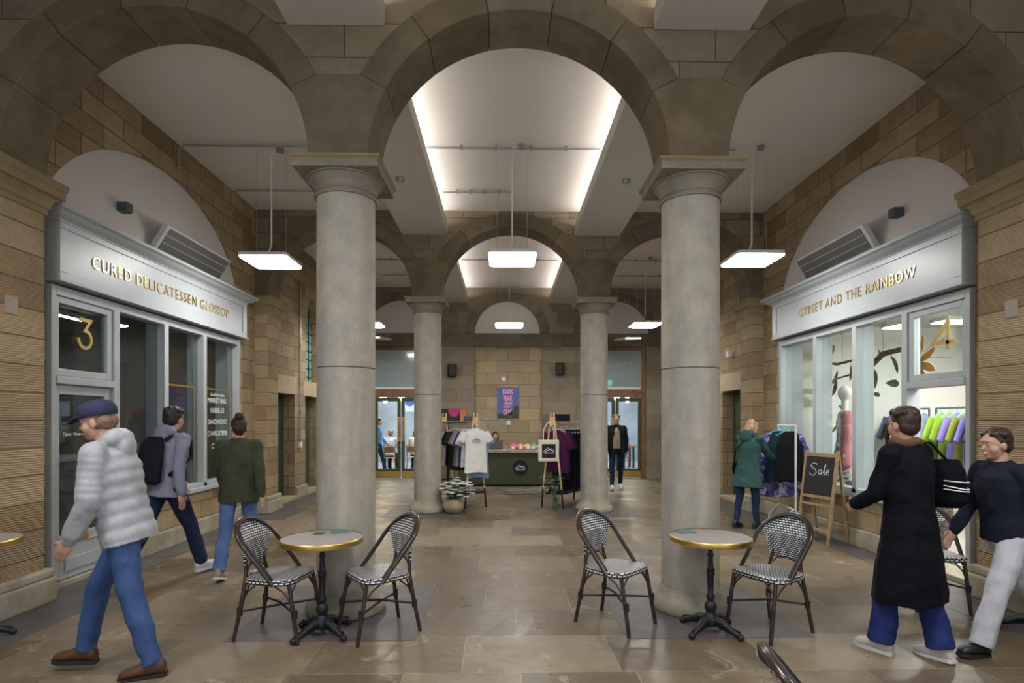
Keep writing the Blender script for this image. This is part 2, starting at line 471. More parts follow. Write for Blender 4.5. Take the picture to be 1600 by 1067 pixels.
# ------------------------------------------------------------------ columns
def column(x, y, label):
    t = thing('stone_column', label, 'column', (x, y, 0), 0, 'stone columns of the arcade')
    b = B(); b.lathe([(.325, .002), (.333, .012), (.338, .045), (.330, .08), (.312, .105), (.292, .125), (.275, .15), (.262, .18), (.254, .20), (.1, .205)], 48)
    b.done('base', M_base, t, smooth=True, sharp=60)
    joints = [.19, 2.09, 3.55]
    b = B()
    for z0, z1 in zip(joints, joints[1:]):
        b.lathe([(.238, z0+.001), (.247, z0+.006), (.246, (z0+z1)/2), (.245, z1-.006), (.236, z1-.001)], 48)
    b.done('shaft', M_column, t, smooth=True)
    b = B(); b.lathe([(.20, 3.535), (.262, 3.54), (.270, 3.553), (.262, 3.566), (.252, 3.570), (.252, 3.578), (.262, 3.582), (.268, 3.592), (.264, 3.602),
                      (.256, 3.606), (.262, 3.63), (.285, 3.665), (.302, 3.685), (.306, 3.69), (.322, 3.692), (.328, 3.702), (.322, 3.712), (.3, 3.72)], 48)
    cp = b.done('capital', M_capital, t, smooth=True)
    b = B(); b.box(-.348, .348, -.348, .348, 3.705, 3.78); b.done('abacus', M_capital, t, bevel=.006)
    b = B()
    rr = []
    for h, z in ((.348, 3.762), (.352, 3.77), (.366, 3.782), (.368, 3.80), (.34, 3.803)):
        rr.append([Vector(p) for p in ((-h,-h,z),(h,-h,z),(h,h,z),(-h,h,z))])
    b.rings(rr); b.done('fillet', M_fillet, t)
    return t
column(-XA, 0, 'round stone column in front on the left, bistro table set before it')
column(XA, 0, 'round stone column in front on the right, bistro table set before it')
column(-XA, P, 'round stone column further back on the left, beside the flower pot')
column(XA, P, 'round stone column further back on the right, beside the dark clothes rack')

# ------------------------------------------------------------------ arcade walls
def arc_pts(cx, cz, r, a0, a1, n):
    return [(cx + r*math.cos(a0+(a1-a0)*i/n), cz + r*math.sin(a0+(a1-a0)*i/n)) for i in range(n+1)]
def set_shade(ob, fn):
    me = ob.data; at = me.attributes.new('blockshade', 'FLOAT', 'FACE')
    for p in me.polygons: at.data[p.index].value = fn(p)
def arcade(yc, name):
    # masonry above the rings
    rm = 1.36
    poly = [(-XW-.1, CEIL+.05), (-XW-.1, ZC+.02)]
    for cx in (-CX, 0, CX):
        lim = math.asin(.5*.42)
        poly += arc_pts(cx, ZC, rm, PI-lim, lim, 40)
    poly += [(XW+.1, ZC+.02), (XW+.1, CEIL+.05)]
    b = B(); b.prism(poly, yc-.235, yc+.235, 'y'); struct(b.done('wall_'+name, M_wall_spandrel))
    # springers: one block over every column, half blocks at the side walls
    A0 = math.radians(28)
    b = B()
    def bl(a0, a1, cx):
        nn = 6; pts = arc_pts(cx, ZC, R, a0, a1, nn) + arc_pts(cx, ZC, RO, a1, a0, nn); return pts
    for s in (-1, 1):
        ca, cb = (-CX, 0) if s < 0 else (0, CX)
        left = arc_pts(ca, ZC+.002, R, A0, 0, 8)                 # right side of the left arch, going down
        right = arc_pts(cb, ZC+.002, R, PI, PI-A0, 8)            # up the left side of the right arch
        top = [(cb+RO*math.cos(PI-A0), ZC+RO*math.sin(A0)), (ca+RO*math.cos(A0), ZC+RO*math.sin(A0))]
        b.prism(left + right + top, yc-TH-.004, yc+TH+.004, 'y')
        # half springer at side wall
        if s < 0: pts = arc_pts(-CX, ZC+.002, R, PI, PI-A0, 8) + [(-CX-RO*math.cos(A0), ZC+RO*math.sin(A0)), (-XW-.05, ZC+RO*math.sin(A0)), (-XW-.05, ZC)]
        else: pts = arc_pts(CX, ZC+.002, R, 0, A0, 8) + [(CX+RO*math.cos(A0), ZC+RO*math.sin(A0)), (XW+.05, ZC+RO*math.sin(A0)), (XW+.05, ZC)]
        b.prism(pts, yc-TH-.004, yc+TH+.004, 'y')
    # voussoirs
    cuts = [28, 53, 78, 102, 127, 152]
    for cx in (-CX, 0, CX):
        for a0, a1 in zip(cuts, cuts[1:]):
            g = .12
            b.prism(bl(math.radians(a0+g), math.radians(a1-g), cx), yc-TH-.004, yc+TH+.004, 'y')
    o = trim(b, M_arch, bevel=.005, seg=1)
    random.seed(int(yc*10)+3)
    # shade per block: vary stone tone block by block
    def islands(me):
        par = list(range(len(me.vertices)))
        def f(a):
            while par[a] != a: par[a] = par[par[a]]; a = par[a]
            return a
        for e in me.edges: par[f(e.vertices[0])] = f(e.vertices[1])
        return [f(i) for i in range(len(par))]
    isl = islands(o.data); tone = {}
    set_shade(o, lambda p: tone.setdefault(isl[p.vertices[0]], random.random()))
arcade(0, 'front'); arcade(P, 'middle')
for o in ():
    pass
# pilasters with moulded caps and plinths
def pilaster(s, yc):
    b = B(); a, c = sorted((s*XP, s*(XW+.05))); b.box(a, c, yc-TH, yc+TH, 0, 3.52)
    trim(b, M_pier, bevel=.006, seg=1)
    b = B()
    for h, p in (((0, .22), .07), ((.22, .30), .055)):
        a, c = sorted((s*(XP-p), s*(XW+.05))); b.box(a, c, yc-TH-p, yc+TH+p, *h)
    trim(b, M_base, bevel=.02)
    b = B(); prof = [(.012, 3.50), (.02, 3.515), (.012, 3.53), (.012, 3.545), (.03, 3.56), (.035, 3.60), (.06, 3.64), (.075, 3.655), (.105, 3.66), (.108, 3.73), (.118, 3.74), (.125, 3.77), (.125, 3.80), (0, 3.803)]
    rr = []
    for p, z in prof:
        x0, x1 = s*(XP-p), s*(XW+.04)
        rr.append([Vector(q) for q in ((x0, yc-TH-p, z), (x0, yc+TH+p, z), (x1, yc+TH+p, z), (x1, yc-TH-p, z))])
    b.rings(rr); trim(b, M_fillet)
for s in (-1, 1):
    for yc in (0, P): pilaster(s, yc)
b = B()
# ------------------------------------------------------------------ side walls
OY0, OY1 = .52, 4.42   # shopfront opening
def side_wall(s, name):
    X0, X1 = s*XW, s*(XW+.32)
    a, c = sorted((X0, X1))
    b = B()
    b.box(a, c, YN, .1, 0, CEIL+.05)                       # bay with the camera
    ym, sp, ea, eb = 2.47, 3.3, 2.08, 1.56
    lo, hi = OY0, OY1
    pts = []
    n = 40
    for i in range(n+1):
        y = lo + (hi-lo)*i/n
        pts.append((y, sp + eb*math.sqrt(max(0, 1-((y-ym)/ea)**2))))
    b.prism([(.1, 0), (lo, 0)] + pts + [(hi, 0), (5.2, 0), (5.2, CEIL+.05), (.1, CEIL+.05)], a, c, 'x')
    # far bay, with door openings
    ops = [(5.66, 6.95, 2.17), (7.58, 8.5, 2.17)] if s < 0 else [(5.66, 6.95, 2.24)]
    poly = [(5.2, 0)]
    for y0, y1, h in ops: poly += [(y0, 0), (y0, h), (y1, h), (y1, 0)]
    if s < 0:
        poly1 = poly + [(YB+.3, 0), (YB+.3, 2.5), (5.2, 2.5)]
        b.prism(poly1, a, c, 'x')
        w0, w1, zs, zt = 7.62, 8.42, 3.75, 4.42
        wm = (w0+w1)/2
        arc1 = [(w0 + (wm-w0)*(1-math.cos(t)), zs + (zt-zs)*math.sin(t)) for t in [PI/2*i/8 for i in range(9)]]
        # pointed head
        arc1 = []
        for i in range(9):
            t = i/8; arc1.append((w0+(wm-w0)*t, zs+(zt-zs)*math.sin(t*PI/2*.9)/math.sin(PI/2*.9)))
        arc2 = [(w0+w1-y, z) for y, z in reversed(arc1)]
        b.prism([(5.2, 2.5), (w0, 2.5)] + arc1 + arc2[1:] + [(w1, 2.5), (YB+.3, 2.5), (YB+.3, CEIL+.05), (5.2, CEIL+.05)], a, c, 'x')
        globals()['WINPTS'] = [(w0, 2.5)] + arc1 + arc2[1:] + [(w1, 2.5)]
    else:
        poly += [(YB+.3, 0), (YB+.3, CEIL+.05), (5.2, CEIL+.05)]
        b.prism(poly, a, c, 'x')
    struct(b.done('wall_'+name, M_wall_side))
    # plaster lunette
    pl = [(lo+.0, 2.95)] + pts + [(hi, 2.95)]
    b = B(); a2, c2 = sorted((s*(XW+.04), s*(XW+.14))); b.prism([(lo-.02, 2.95)] + [(y, z+.02) for y, z in pts] + [(hi+.02, 2.95)], a2, c2, 'x')
    trim(b, M_plaster)
    # stone plinth under the windows and lintels over the doors
    b = B()
    a3, c3 = sorted((s*(XW-.005), s*(XW+.30))); b.box(a3, c3, OY0+.92, OY1, 0, .64)
    trim(b, M_wall_side)
    b = B()
    a3, c3 = sorted((s*(XW-.07), s*(XW+.02))); 
    b.box(a3, c3, OY0+.95, 5.0, 0, .23); b.box(a3, c3, .3, OY0-.02, 0, .23)
    for (y0, y1) in (([(6.95, 7.58), (8.5, YB)] if s < 0 else [(6.95, YB)])): b.box(a3, c3, y0, y1, 0, .24)
    trim(b, M_base, bevel=.015)
    b = B()
    if s < 0:
        b.box(-XW-.02, -XW+.008, 5.58, 7.06, 2.17, 2.53); b.box(-XW-.02, -XW+.008, 7.45, 8.62, 2.17, 2.5)
    else: b.box(XW-.008, XW+.02, 5.58, 7.06, 2.24, 2.60)
    for y0, y1, h in ops:
        a4, c4_ = sorted((s*(XW-.06), s*(XW+.3))); b.box(a4, c4_, y0, y1, 0, .07)
    trim(b, smooth_stone('lintel_stone', (.42, .33, .22), (.50, .40, .27)), bevel=.004)
side_wall(-1, 'left'); side_wall(1, 'right')

# panelled doors in the far bay
nd = [0]
def green_door(s, y0, y1, h, mat):
    nd[0] += 1
    d = struct(thing('door_%d' % nd[0], 'dark green panelled door in a stone opening', 'door', (s*(XW+.26), (y0+y1)/2, .07)))
    del d['label'], d['category']
    w = (y1-y0)/2; h -= .07
    b = B(); b.box(-.03, .03, -w, w, 0, h); b.done('door_leaf', mat, d)
    b = B(); f = -s
    for zz in ((.15, .75), (.85, 1.35), (1.45, h-.1)):
        for yy in ((-w+.1, -.05), (.05, w-.1)):
            x0, x1 = sorted((f*.03, f*.045))
            b.box(x0, x1, yy[0], yy[1], zz[0], zz[1])
    b.done('door_panel', mat, d, bevel=.012, split=True)
    b = B(); b.ball((f*.07, -w+.14, 1.0), .025); b.tube([(f*.03, -w+.14, 1.0), (f*.07, -w+.14, 1.0)], .01); b.done('door_knob', M_brassdull, d, smooth=True)
green_door(-1, 5.66, 6.95, 2.17, M_dgreen); green_door(-1, 7.58, 8.5, 2.17, M_green); green_door(1, 5.66, 6.95, 2.24, M_green)
# leaded pointed window
wn = struct(thing('window_1', 'x', 'window', (-XW-.16, 0, 0))); del wn['label'], wn['category']
b = B(); b.prism(WINPTS, -.02, -.005, 'x'); b.done('pane', M_leadglass, wn)
b = B()
for k in range(9):
    z = 2.62 + k*.2; b.box(0, .02, 7.62, 8.42, z, z+.014)
for k in range(1, 4): b.box(0, .02, 7.62+.2*k-.007, 7.62+.2*k+.007, 2.5, 4.3)
b.done('glazing_bar', M_black, wn, split=True)

# ------------------------------------------------------------------ back wall
bw = B()
DX0, DX1 = 2.17, 3.84
DZ = 3.66
ROUT = .93
# lower part with door openings and recess
bw.prism([(-XW-.3, 0), (-DX1, 0), (-DX1, DZ), (-DX0, DZ), (-DX0, 0), (DX0, 0), (DX0, DZ), (DX1, DZ), (DX1, 0), (XW+.3, 0), (XW+.3, CEIL+.05), (-XW-.3, CEIL+.05)], YB, YB+.35, 'y')
struct(bw.done('wall_back', M_wall_back))
b = B()
# recess blocks are framed by proud jambs: built as two wide pilaster strips
for s in (-1, 1):
    a, c = sorted((s*.94, s*(DX0-.12))); b.box(a, c, YB-.10, YB+.01, 0, DZ+.02)
trim(b, M_wall_back, bevel=.005, seg=1)
b = B(); b.box(-.95, .95, YB-.012, YB+.01, 0, DZ+.02); trim(b, M_recess)
b = B(); b.box(-XW, XW, YB-.115, YB+.01, DZ+.02, 4.05); trim(b, smooth_stone('beam_stone', (.13, .115, .08), (.22, .19, .135)), bevel=.008)
b = B()
for s in (-1, 1):
    a, c = sorted((s*(DX1+.02), s*XW)); b.box(a, c, YB-.10, YB+.01, 0, DZ+.02)
trim(b, M_wall_back)
for cx in (-3.01, -.03, 3.01):
    b = B(); b.prism(arc_pts(cx, 4.05, ROUT, 0, PI, 32), YB-.02, YB+.01, 'y'); trim(b, M_plaster)
    b = B()
    cuts = [1, 30, 55, 80, 100, 125, 150, 179]
    for a0, a1 in zip(cuts, cuts[1:]):
        b.prism(arc_pts(cx, 4.05, ROUT-.02, math.radians(a0+.2), math.radians(a1-.2), 5) + arc_pts(cx, 4.05, ROUT+.22, math.radians(a1-.2), math.radians(a0+.2), 5), YB-.07, YB+.01, 'y')
    trim(b, M_arch, bevel=.004, seg=1)

# market hall entrance doors
def entrance(cx, k):
    w = (DX1-DX0)/2
    d = struct(thing('door_%d' % k, 'x', 'x', (cx, YB+.02, 0))); del d['label'], d['category']
    b = B(); b.box(-w, -w+.10, -.04, .10, 0, DZ); b.box(w-.10, w, -.04, .10, 0, DZ); b.box(-w+.1, w-.1, -.04, .10, DZ-.07, DZ); b.box(-w+.1, w-.1, -.045, .10, 2.27, 2.47)
    b.done('door_frame', M_wood, d, bevel=.006)
    b = B(); b.box(-w+.1, w-.1, .02, .03, 2.47, DZ-.07); pn = b.done('transom_pane', M_frost, d)
    b = text_mesh('MARKET\nHALL', w=1.05, h=.42, depth=.004); b.xf(on_wall(0, 0, .016, 3.05)); b.done('etched_lettering', plain('etched_letter', (.33, .38, .37), .5), pn)
    b = B(); b.box(-w+.12, w-.12, -.02, .02, 2.50, 2.56); b.done('vent_strip', M_whitep, d)
    for s in (-1, 1):
        x0, x1 = (-w+.1, -.01) if s < 0 else (.01, w-.1)
        b = B()
        for q in ((x0, x0+.09, .02, 2.26), (x1-.09, x1, .02, 2.26)): b.box(q[0], q[1], 0, .05, q[2], q[3])
        b.box(x0+.09, x1-.09, 0, .05, 2.16, 2.26); b.box(x0+.09, x1-.09, 0, .05, .02, .27)
        lf = b.done('door_leaf', M_green, d, bevel=.004)
        b = B(); b.box(x0+.09, x1-.09, .02, .03, .27, 2.16); b.done('pane', M_doorglass, lf)
        b = B(); b.box(x0+.02, x1-.02, -.012, 0, .04, .21); b.done('kick_plate', M_brass, lf)
        hx = -.06 if s < 0 else .06
        b = B(); b.box(hx-.035, hx+.035, -.012, 0, 1.05, 1.72); b.tube([(hx, -.01, 1.15), (hx, -.06, 1.17), (hx, -.06, 1.60), (hx, -.01, 1.62)], .014)
        b.done('pull_handle', M_brass, lf)
entrance(-3.005, 4); entrance(3.005, 5)
# the lit hall beyond the doors
b = B(); b.box(-5.2, 5.2, YB+.45, 17.2, -.2, 0.0)
trim(b, plain('pale_vinyl', (.42, .45, .48), .25, var=.1, scale=2))
b = B(); b.box(-5.4, 5.4, 17.2, 17.4, 0, 4.2); b.box(-5.4, -5.2, YB+.35, 17.2, 0, 4.2); b.box(5.2, 5.4, YB+.35, 17.2, 0, 4.2); b.box(-.9, .9, YB+.8, YB+.9, 0, 4.2)
trim(b, plain('hall_wall', (.30, .34, .40), .8, var=.2, scale=1.2))
b = B(); b.box(-5.4, 5.4, YB+.3, 17.4, 4.2, 4.3); trim(b, plain('hall_ceiling', (.5, .5, .5), .8))
b = B(); b.box(-4.9, 4.9, YB+.35, YB+.47, -.2, .001); trim(b, M_slate)

# ------------------------------------------------------------------ shopfronts
def shopfront(s, name, words, ty0, ty1, digit, dy, label_f, label_s):
    X = lambda d: s*(XW+d)        # d: depth behind the wall face
    def bx(b, d0, d1, y0, y1, z0, z1):
        a, c = sorted((X(d0), X(d1))); b.box(a, c, y0, y1, z0, z1)
    t = thing('shopfront', label_f, 'shopfront', (0, 0, 0))
    b = B(); bx(b, -.05, .10, OY0+.01, OY0+.07, .07, 2.95); bx(b, -.05, .13, OY1-.09, OY1-.01, .5, 2.95); bx(b, .13, .34, OY1-.06, OY1-.005, .5, 2.95); bx(b, .12, .34, OY0+.005, OY0+.05, .06, 2.95); bx(b, -.05, .12, OY0+.07, OY1-.09, 2.86, 2.95)
    b.done('frame', M_paint, t, bevel=.006)
    for y in (1.45, 2.38, 3.32):
        b = B(); bx(b, -.05, .11, y-.045, y+.045, .05 if y < 2 else .66, 2.87); (bx(b, .11, .20, y-.035, y+.035, .66, 2.87) if y > 2 else None)
        b.done('mullion', M_paint, t, bevel=.006)
    b = B(); bx(b, -.07, .10, 1.41, OY1-.01, .63, .69); bx(b, -.05, .10, 1.41, OY1-.01, .69, .75); bx(b, .10, .30, 1.41, OY1-.01, .66, .72)
    b.done('window_sill', M_paint, t, bevel=.006)
    b = B(); bx(b, -.06, .10, OY0+.07, 1.405, 2.0, 2.075); b.done('transom', M_paint, t, bevel=.006)
    b = B(); bx(b, -.03, .03, OY0+.07, OY0+.13, 2.08, 2.86); bx(b, -.03, .03, 1.32, 1.405, 2.08, 2.86); bx(b, -.03, .03, OY0+.13, 1.32, 2.08, 2.15); bx(b, -.03, .03, OY0+.13, 1.32, 2.79, 2.86)
    b.done('fanlight_frame', M_paint, t, bevel=.005)
    b = B(); bx(b, 0, .008, OY0+.13, 1.32, 2.15, 2.79); fp = b.done('fanlight_pane', M_shopglass, t)
    b = B()
    def rib(pts, w_=.018, d_=.016):
        # flat-faced stroke with mitred corners
        n_ = len(pts); L_, R_2 = [], []
        for i_ in range(n_):
            p_ = Vector(pts[i_]); a_ = (p_-Vector(pts[i_-1])).normalized() if i_ else None; c_ = (Vector(pts[i_+1])-p_).normalized() if i_ < n_-1 else None
            a_ = a_ or c_; c_ = c_ or a_; m_ = (a_+c_).normalized(); nn = Vector((-m_.y, m_.x)); k_ = w_/max(.45, nn.dot(Vector((-a_.y, a_.x))))
            L_.append(p_+nn*k_); R_2.append(p_-nn*k_)
        b.rings([[Vector((l_.x, l_.y, 0)), Vector((l_.x, l_.y, d_)), Vector((q_.x, q_.y, d_)), Vector((q_.x, q_.y, 0))] for l_, q_ in zip(L_, R_2)])
    if digit == '3':
        rib([(-.085, .145), (.065, .145), (-.012, .035)] + [(-.012+.09*math.sin(t_)*1.0, -.055+.09*math.cos(t_)) for t_ in [.25+2.9*PI/2*i_/16 for i_ in range(17)]][0:17])
    else:
        rib([(.06, -.16), (.06, .155), (-.15, -.08), (.15, -.08)], .021)
    b.xf(on_wall(s, X(-.012), dy, 2.535)); dg = b.done('door_number', M_gold, fp)
    dg['label'] = 'gold numeral ' + digit
    for y0, y1 in ((1.495, 2.335), (2.425, 3.275), (3.365, 4.33)):
        b = B(); bx(b, .04, .05, y0, y1, .75, 2.86); b.done('window_pane', M_shopglass, t)
    # door
    if s < 0:
        b = B(); bx(b, -.01, .04, OY0+.07, OY0+.16, .07, 2.0); bx(b, -.01, .04, 1.31, 1.40, .07, 2.0); bx(b, -.01, .04, OY0+.16, 1.31, .07, .50); bx(b, -.01, .04, OY0+.16, 1.31, 1.90, 2.0)
        dr = b.done('door_leaf', M_paint, t, bevel=.005)
        b = B(); bx(b, .01, .018, OY0+.16, 1.31, .50, 1.90); b.done('door_pane', M_shopglass, dr)
        b = B(); bx(b, -.025, -.01, OY0+.22, 1.25, .14, .27); bx(b, -.02, -.01, OY0+.2, 1.27, .40, .415); b.done('door_moulding', M_paint, dr, bevel=.004)
        b = B(); bx(b, -.02, -.01, .82, 1.06, .405, .49); b.done('letter_box', M_brass, dr, bevel=.003)
        b = text_mesh('Open  Now', w=.24, depth=.002); b.xf(on_wall(s, X(.006), .86, 1.50)); b.done('door_lettering', M_whitep, dr)
    else:
        # door standing open inwards
        b = B(); a, c = sorted((X(.10), X(.95)))
        b.box(a, c, .56, .61, .07, .45); b.box(a, c, .56, .61, 1.9, 2.0); 
        for q in ((X(.10), X(.19)), (X(.86), X(.95))):
            q = sorted(q); b.box(q[0], q[1], .56, .61, .45, 1.9)
        b.done('door_leaf', M_paint, t, bevel=.005)
    b = B(); bx(b, -.05, .3, OY0, 1.45, 0, .06); b.done('threshold', M_base, t, bevel=.01)
    # sign
    g = thing('shop_sign', label_s, 'sign', (0, 0, 0))
    f = -.12
    b = B(); bx(b, f, .03, .53, 4.46, 3.0, 3.56)
    b.done('fascia', M_paint, g, bevel=.004)
    b = B(); bx(b, f-.012, f, .53, 4.46, 3.0, 3.07); bx(b, f-.012, f, .53, 4.46, 3.49, 3.56); bx(b, f-.012, f, .53, .63, 3.07, 3.49); bx(b, f-.012, f, 4.33, 4.46, 3.07, 3.49); bx(b, f-.03, .03, .51, 4.48, 2.975, 3.0)
    b.done('border', M_paint, g, bevel=.004)
    b = B(); prof = [(0, 3.545), (.02, 3.55), (.025, 3.565), (.06, 3.585), (.085, 3.60), (.11, 3.625), (.135, 3.632), (.15, 3.64), (.15, 3.668), (.02, 3.675)]
    rr = []
    for p, z in prof:
        x0, x1 = X(f-p), X(.03)
        rr.append([Vector(q) for q in ((x0, .53-p, z), (x0, 4.46+p, z), (x1, 4.46+p, z), (x1, .53-p, z))])
    b.rings(rr); b.done('cornice', M_paint, g)
    b = text_mesh(words, w=abs(ty1-ty0), h=.128, depth=.009, spacing=1.18, bold=-.008); b.xf(on_wall(s, X(f-.001), (ty0+ty1)/2, 3.275))
    b.done('lettering', M_gold, g)
    # lamp-like sensor and heater above
    hy = 2.93 if s < 0 else 2.75
    h = thing('patio_heater', 'grey slatted infrared heater panel tilted out above the %s sign' % name, 'heater', (X(-.10), hy, 3.93))
    M = RY(s*math.radians(-32))
    b = B(); b.box(-.035, .035, -.80, .80, -.17, .17, M=M); b.done('housing', plain('heater_white', (.62, .62, .60), .5), h, bevel=.006)
    b = B()
    for z0, z1 in ((-.145, -.055), (-.045, .045), (.055, .145)): b.box(-s*.034, -s*.043, -.74, .77, z0, z1, M=M)
    b.done('radiant_panel', plain('heater_grey', (.15, .15, .145), .5, .3), h, split=True)
    b = B()
    for yy in (-.6, .6): b.box(min(0, s*.16), max(0, s*.16), yy-.02, yy+.02, -.02, .02)
    b.done('bracket', M_whitep, h, split=True)
    b = B(); b.box(-.06, .06, -.055, .055, -.055, .055); 
    sn = b.done('speaker_cube', M_greyp, None, bevel=.01); sn.location = (X(-.02), 1.62, 4.08)
    tag(sn, 'small dark cube-shaped wall speaker on the white lunette over the %s sign' % name, 'speaker')
    return t
shopfront(-1, 'delicatessen', 'CURED DELICATESSEN GLOSSOP', .965, 3.85, '3', 1.01, 'pale grey shopfront number 3 with glazed door and dark windows, left side', 'pale grey fascia sign with gold letters CURED DELICATESSEN GLOSSOP')
shopfront(1, 'rainbow', 'GYPSET AND THE RAINBOW', 1.165, 3.60, '4', .90, 'pale grey shopfront number 4 with open door and bright windows, right side', 'pale grey fascia sign with gold letters GYPSET AND THE RAINBOW')
# gold outlines and menu lettering on the left windows
b = B()
def gx(y0, y1, z0, z1): b.box(-XW-.044, -XW-.038, y0, y1, z0, z1)
gx(2.50, 3.20, 2.10, 2.125); gx(3.175, 3.20, .80, 2.10); gx(3.46, 4.25, 2.10, 2.125); gx(4.225, 4.25, .80, 2.10)
tag(b.done('window_decal', M_gold), 'thin gold outline decal on the far windows of shopfront 3', 'decal')
for i, (s_, z, w_, h_) in enumerate((('Available in the', 2.03, .42, .05), ('MARKET HALL', 1.94, .58, .075), ('NIBBLES', 1.79, .40, .075), ('SANDWICHES', 1.615, .56, .075), ('CHARCUTERIE', 1.44, .58, .075), ('CHEESE', 1.25, .36, .075))):
    b = text_mesh(s_, w=w_, h=h_, depth=.002); b.xf(on_wall(-1, -XW-.037, 3.84, z))
    tag(b.done('window_lettering', M_whitep), 'white window lettering reading %s on the last pane of shopfront 3' % s_, 'lettering', 'menu words on the glass')

# shop rooms
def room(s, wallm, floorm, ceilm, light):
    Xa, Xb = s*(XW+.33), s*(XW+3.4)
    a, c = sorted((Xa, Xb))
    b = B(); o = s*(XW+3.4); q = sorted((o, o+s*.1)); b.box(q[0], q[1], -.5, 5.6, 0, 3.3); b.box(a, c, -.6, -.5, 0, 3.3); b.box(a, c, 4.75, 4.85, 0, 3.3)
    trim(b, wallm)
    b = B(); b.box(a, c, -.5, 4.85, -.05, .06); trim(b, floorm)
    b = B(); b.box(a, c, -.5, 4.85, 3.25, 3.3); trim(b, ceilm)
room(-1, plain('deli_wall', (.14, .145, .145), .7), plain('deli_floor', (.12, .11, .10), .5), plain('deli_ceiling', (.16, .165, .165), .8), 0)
room(1, plain('boutique_wall', (.72, .72, .67), .8, var=.02), plain('boutique_floor', (.35, .33, .29), .5), plain('boutique_ceiling', (.5, .5, .47), .8), 1)
# boutique ceiling lights
for i, (x, y) in enumerate(((5.55, .55), (6.3, 2.75))):
    t = thing('panel_light', ['rectangular white ceiling light behind the number 4 pane', 'round-ended white ceiling light deeper inside boutique 4'][i], 'light', (x, y, 3.0))
    b = B(); b.box(-.45, .45, -.16, .16, 0, .06); b.done('housing', M_whitep, t, bevel=.01)
    b = B(); b.box(-.43, .43, -.14, .14, -.012, 0); b.done('diffuser', emis('boutique_diffuser', (1, .98, .95), 42), t)
    b = B(); 
    for xx in (-.3, .3): b.tube([(xx, 0, .06), (xx, 0, .25)], .004)
    b.done('suspension_wire', M_chrome, t, split=True)
# one dim lamp inside the delicatessen, seen through the glass
t = thing('panel_light', 'dim strip light on the dark ceiling inside delicatessen 3', 'light', (-6.6, 3.4, 3.2))
b = B(); b.box(-.05, .05, -.5, .5, -.03, .04); b.done('housing', M_whitep, t)
b = B(); b.box(-.04, .04, -.48, .48, -.04, -.03); b.done('diffuser', emis('dim_diffuser', (1, .95, .85), 14), t)

# ------------------------------------------------------------------ pendants
def pendant():
    t = thing('pendant_light', 'x', 'light', (0, 0, 0))
    b = B(); 
    def rr(h, z, c=.06):
        c = .03; return [Vector(p) for p in ((-h+c,-h,z),(h-c,-h,z),(h,-h+c,z),(h,h-c,z),(h-c,h,z),(-h+c,h,z),(-h,h-c,z),(-h,-h+c,z))]
    b.rings([rr(.30, .03), rr(.315, .035), rr(.315, .075), rr(.29, .085)]); b.done('housing', M_whitep, t)
    b = B(); b.rings([rr(.27, 0), rr(.305, .012), rr(.31, .034)]); b.done('diffuser', M_panel, t)
    b = B()
    for x in (-.2, .2): b.tube([(x, 0, .085), (x, 0, CEIL-3.77-.001)], .0022, 5)
    b.done('suspension_wire', M_chrome, t, split=True)
    b = B(); b.tube([(.0, 0, .085), (-.05, 0, .12), (.0, 0, .25), (0, 0, CEIL-3.77-.12), (.03, 0, CEIL-3.77-.03), (.10, 0, CEIL-3.77-.035)], .011, 6); b.done('power_cable', M_whitep, t, smooth=True)
    b = B(); b.lathe([(.045, CEIL-3.77-.05), (.05, CEIL-3.77-.045), (.05, CEIL-3.77-.002), (.02, CEIL-3.77-.001)], 16, (.12, 0, 0)); b.done('junction_box', M_conduit, t)
    return t
pl0 = pendant()
spots = [(-.02, 2.64, 'square pendant light in the middle of the nearer bay, between the pair of front columns'),
         (-3.30, 2.82, 'square pendant light beside the delicatessen sign on the left'),
         (3.21, 2.62, 'square pendant light beside the rainbow sign on the right'),
         (-.01, 7.95, 'square pendant light in the middle of the far bay, before the white lunette'),
         (-3.20, 7.95, 'square pendant light in the far left bay, partly behind the front left column'),
         (3.08, 7.85, 'square pendant light in the far right bay, between the two right columns')]
for i, (x, y, lab) in enumerate(spots):
    o = pl0 if i == 0 else copy_tree(pl0)
    o.location = (x, y, 3.77); o['label'] = lab; o['group'] = 'square pendant lights'
for x in (-3.1, 0, 3.1):
    copy_tree(pl0, (x, -2.65, 3.77), label='square pendant light overhead in the bay where the camera stands', group='square pendant lights')
# far bay heaters hanging on wires
for i, x in enumerate((-3.35, 3.05)):
    t = thing('hanging_heater', ['white heater panel hung on wires in the far left bay', 'white heater panel hung on wires in the far right bay'][i], 'heater', (x, 9.6, 3.72))
    M = RX(math.radians(6))@RZ(0.0)
    b = B(); b.box(-.2, .2, -.7, .7, -.02, .03, M=M); b.done('housing', M_whitep, t, bevel=.005)
    b = B(); b.box(-.17, .17, -.66, .66, -.026, -.02, M=M); b.done('radiant_panel', M_chrome, t)
    b = B()
    for xx in (-.15, .15):
        for yy in (-.5, .5): b.tube([(xx, yy, .02), (xx, yy, CEIL-3.72)], .003, 5)
    b.done('suspension_wire', M_chrome, t, split=True)
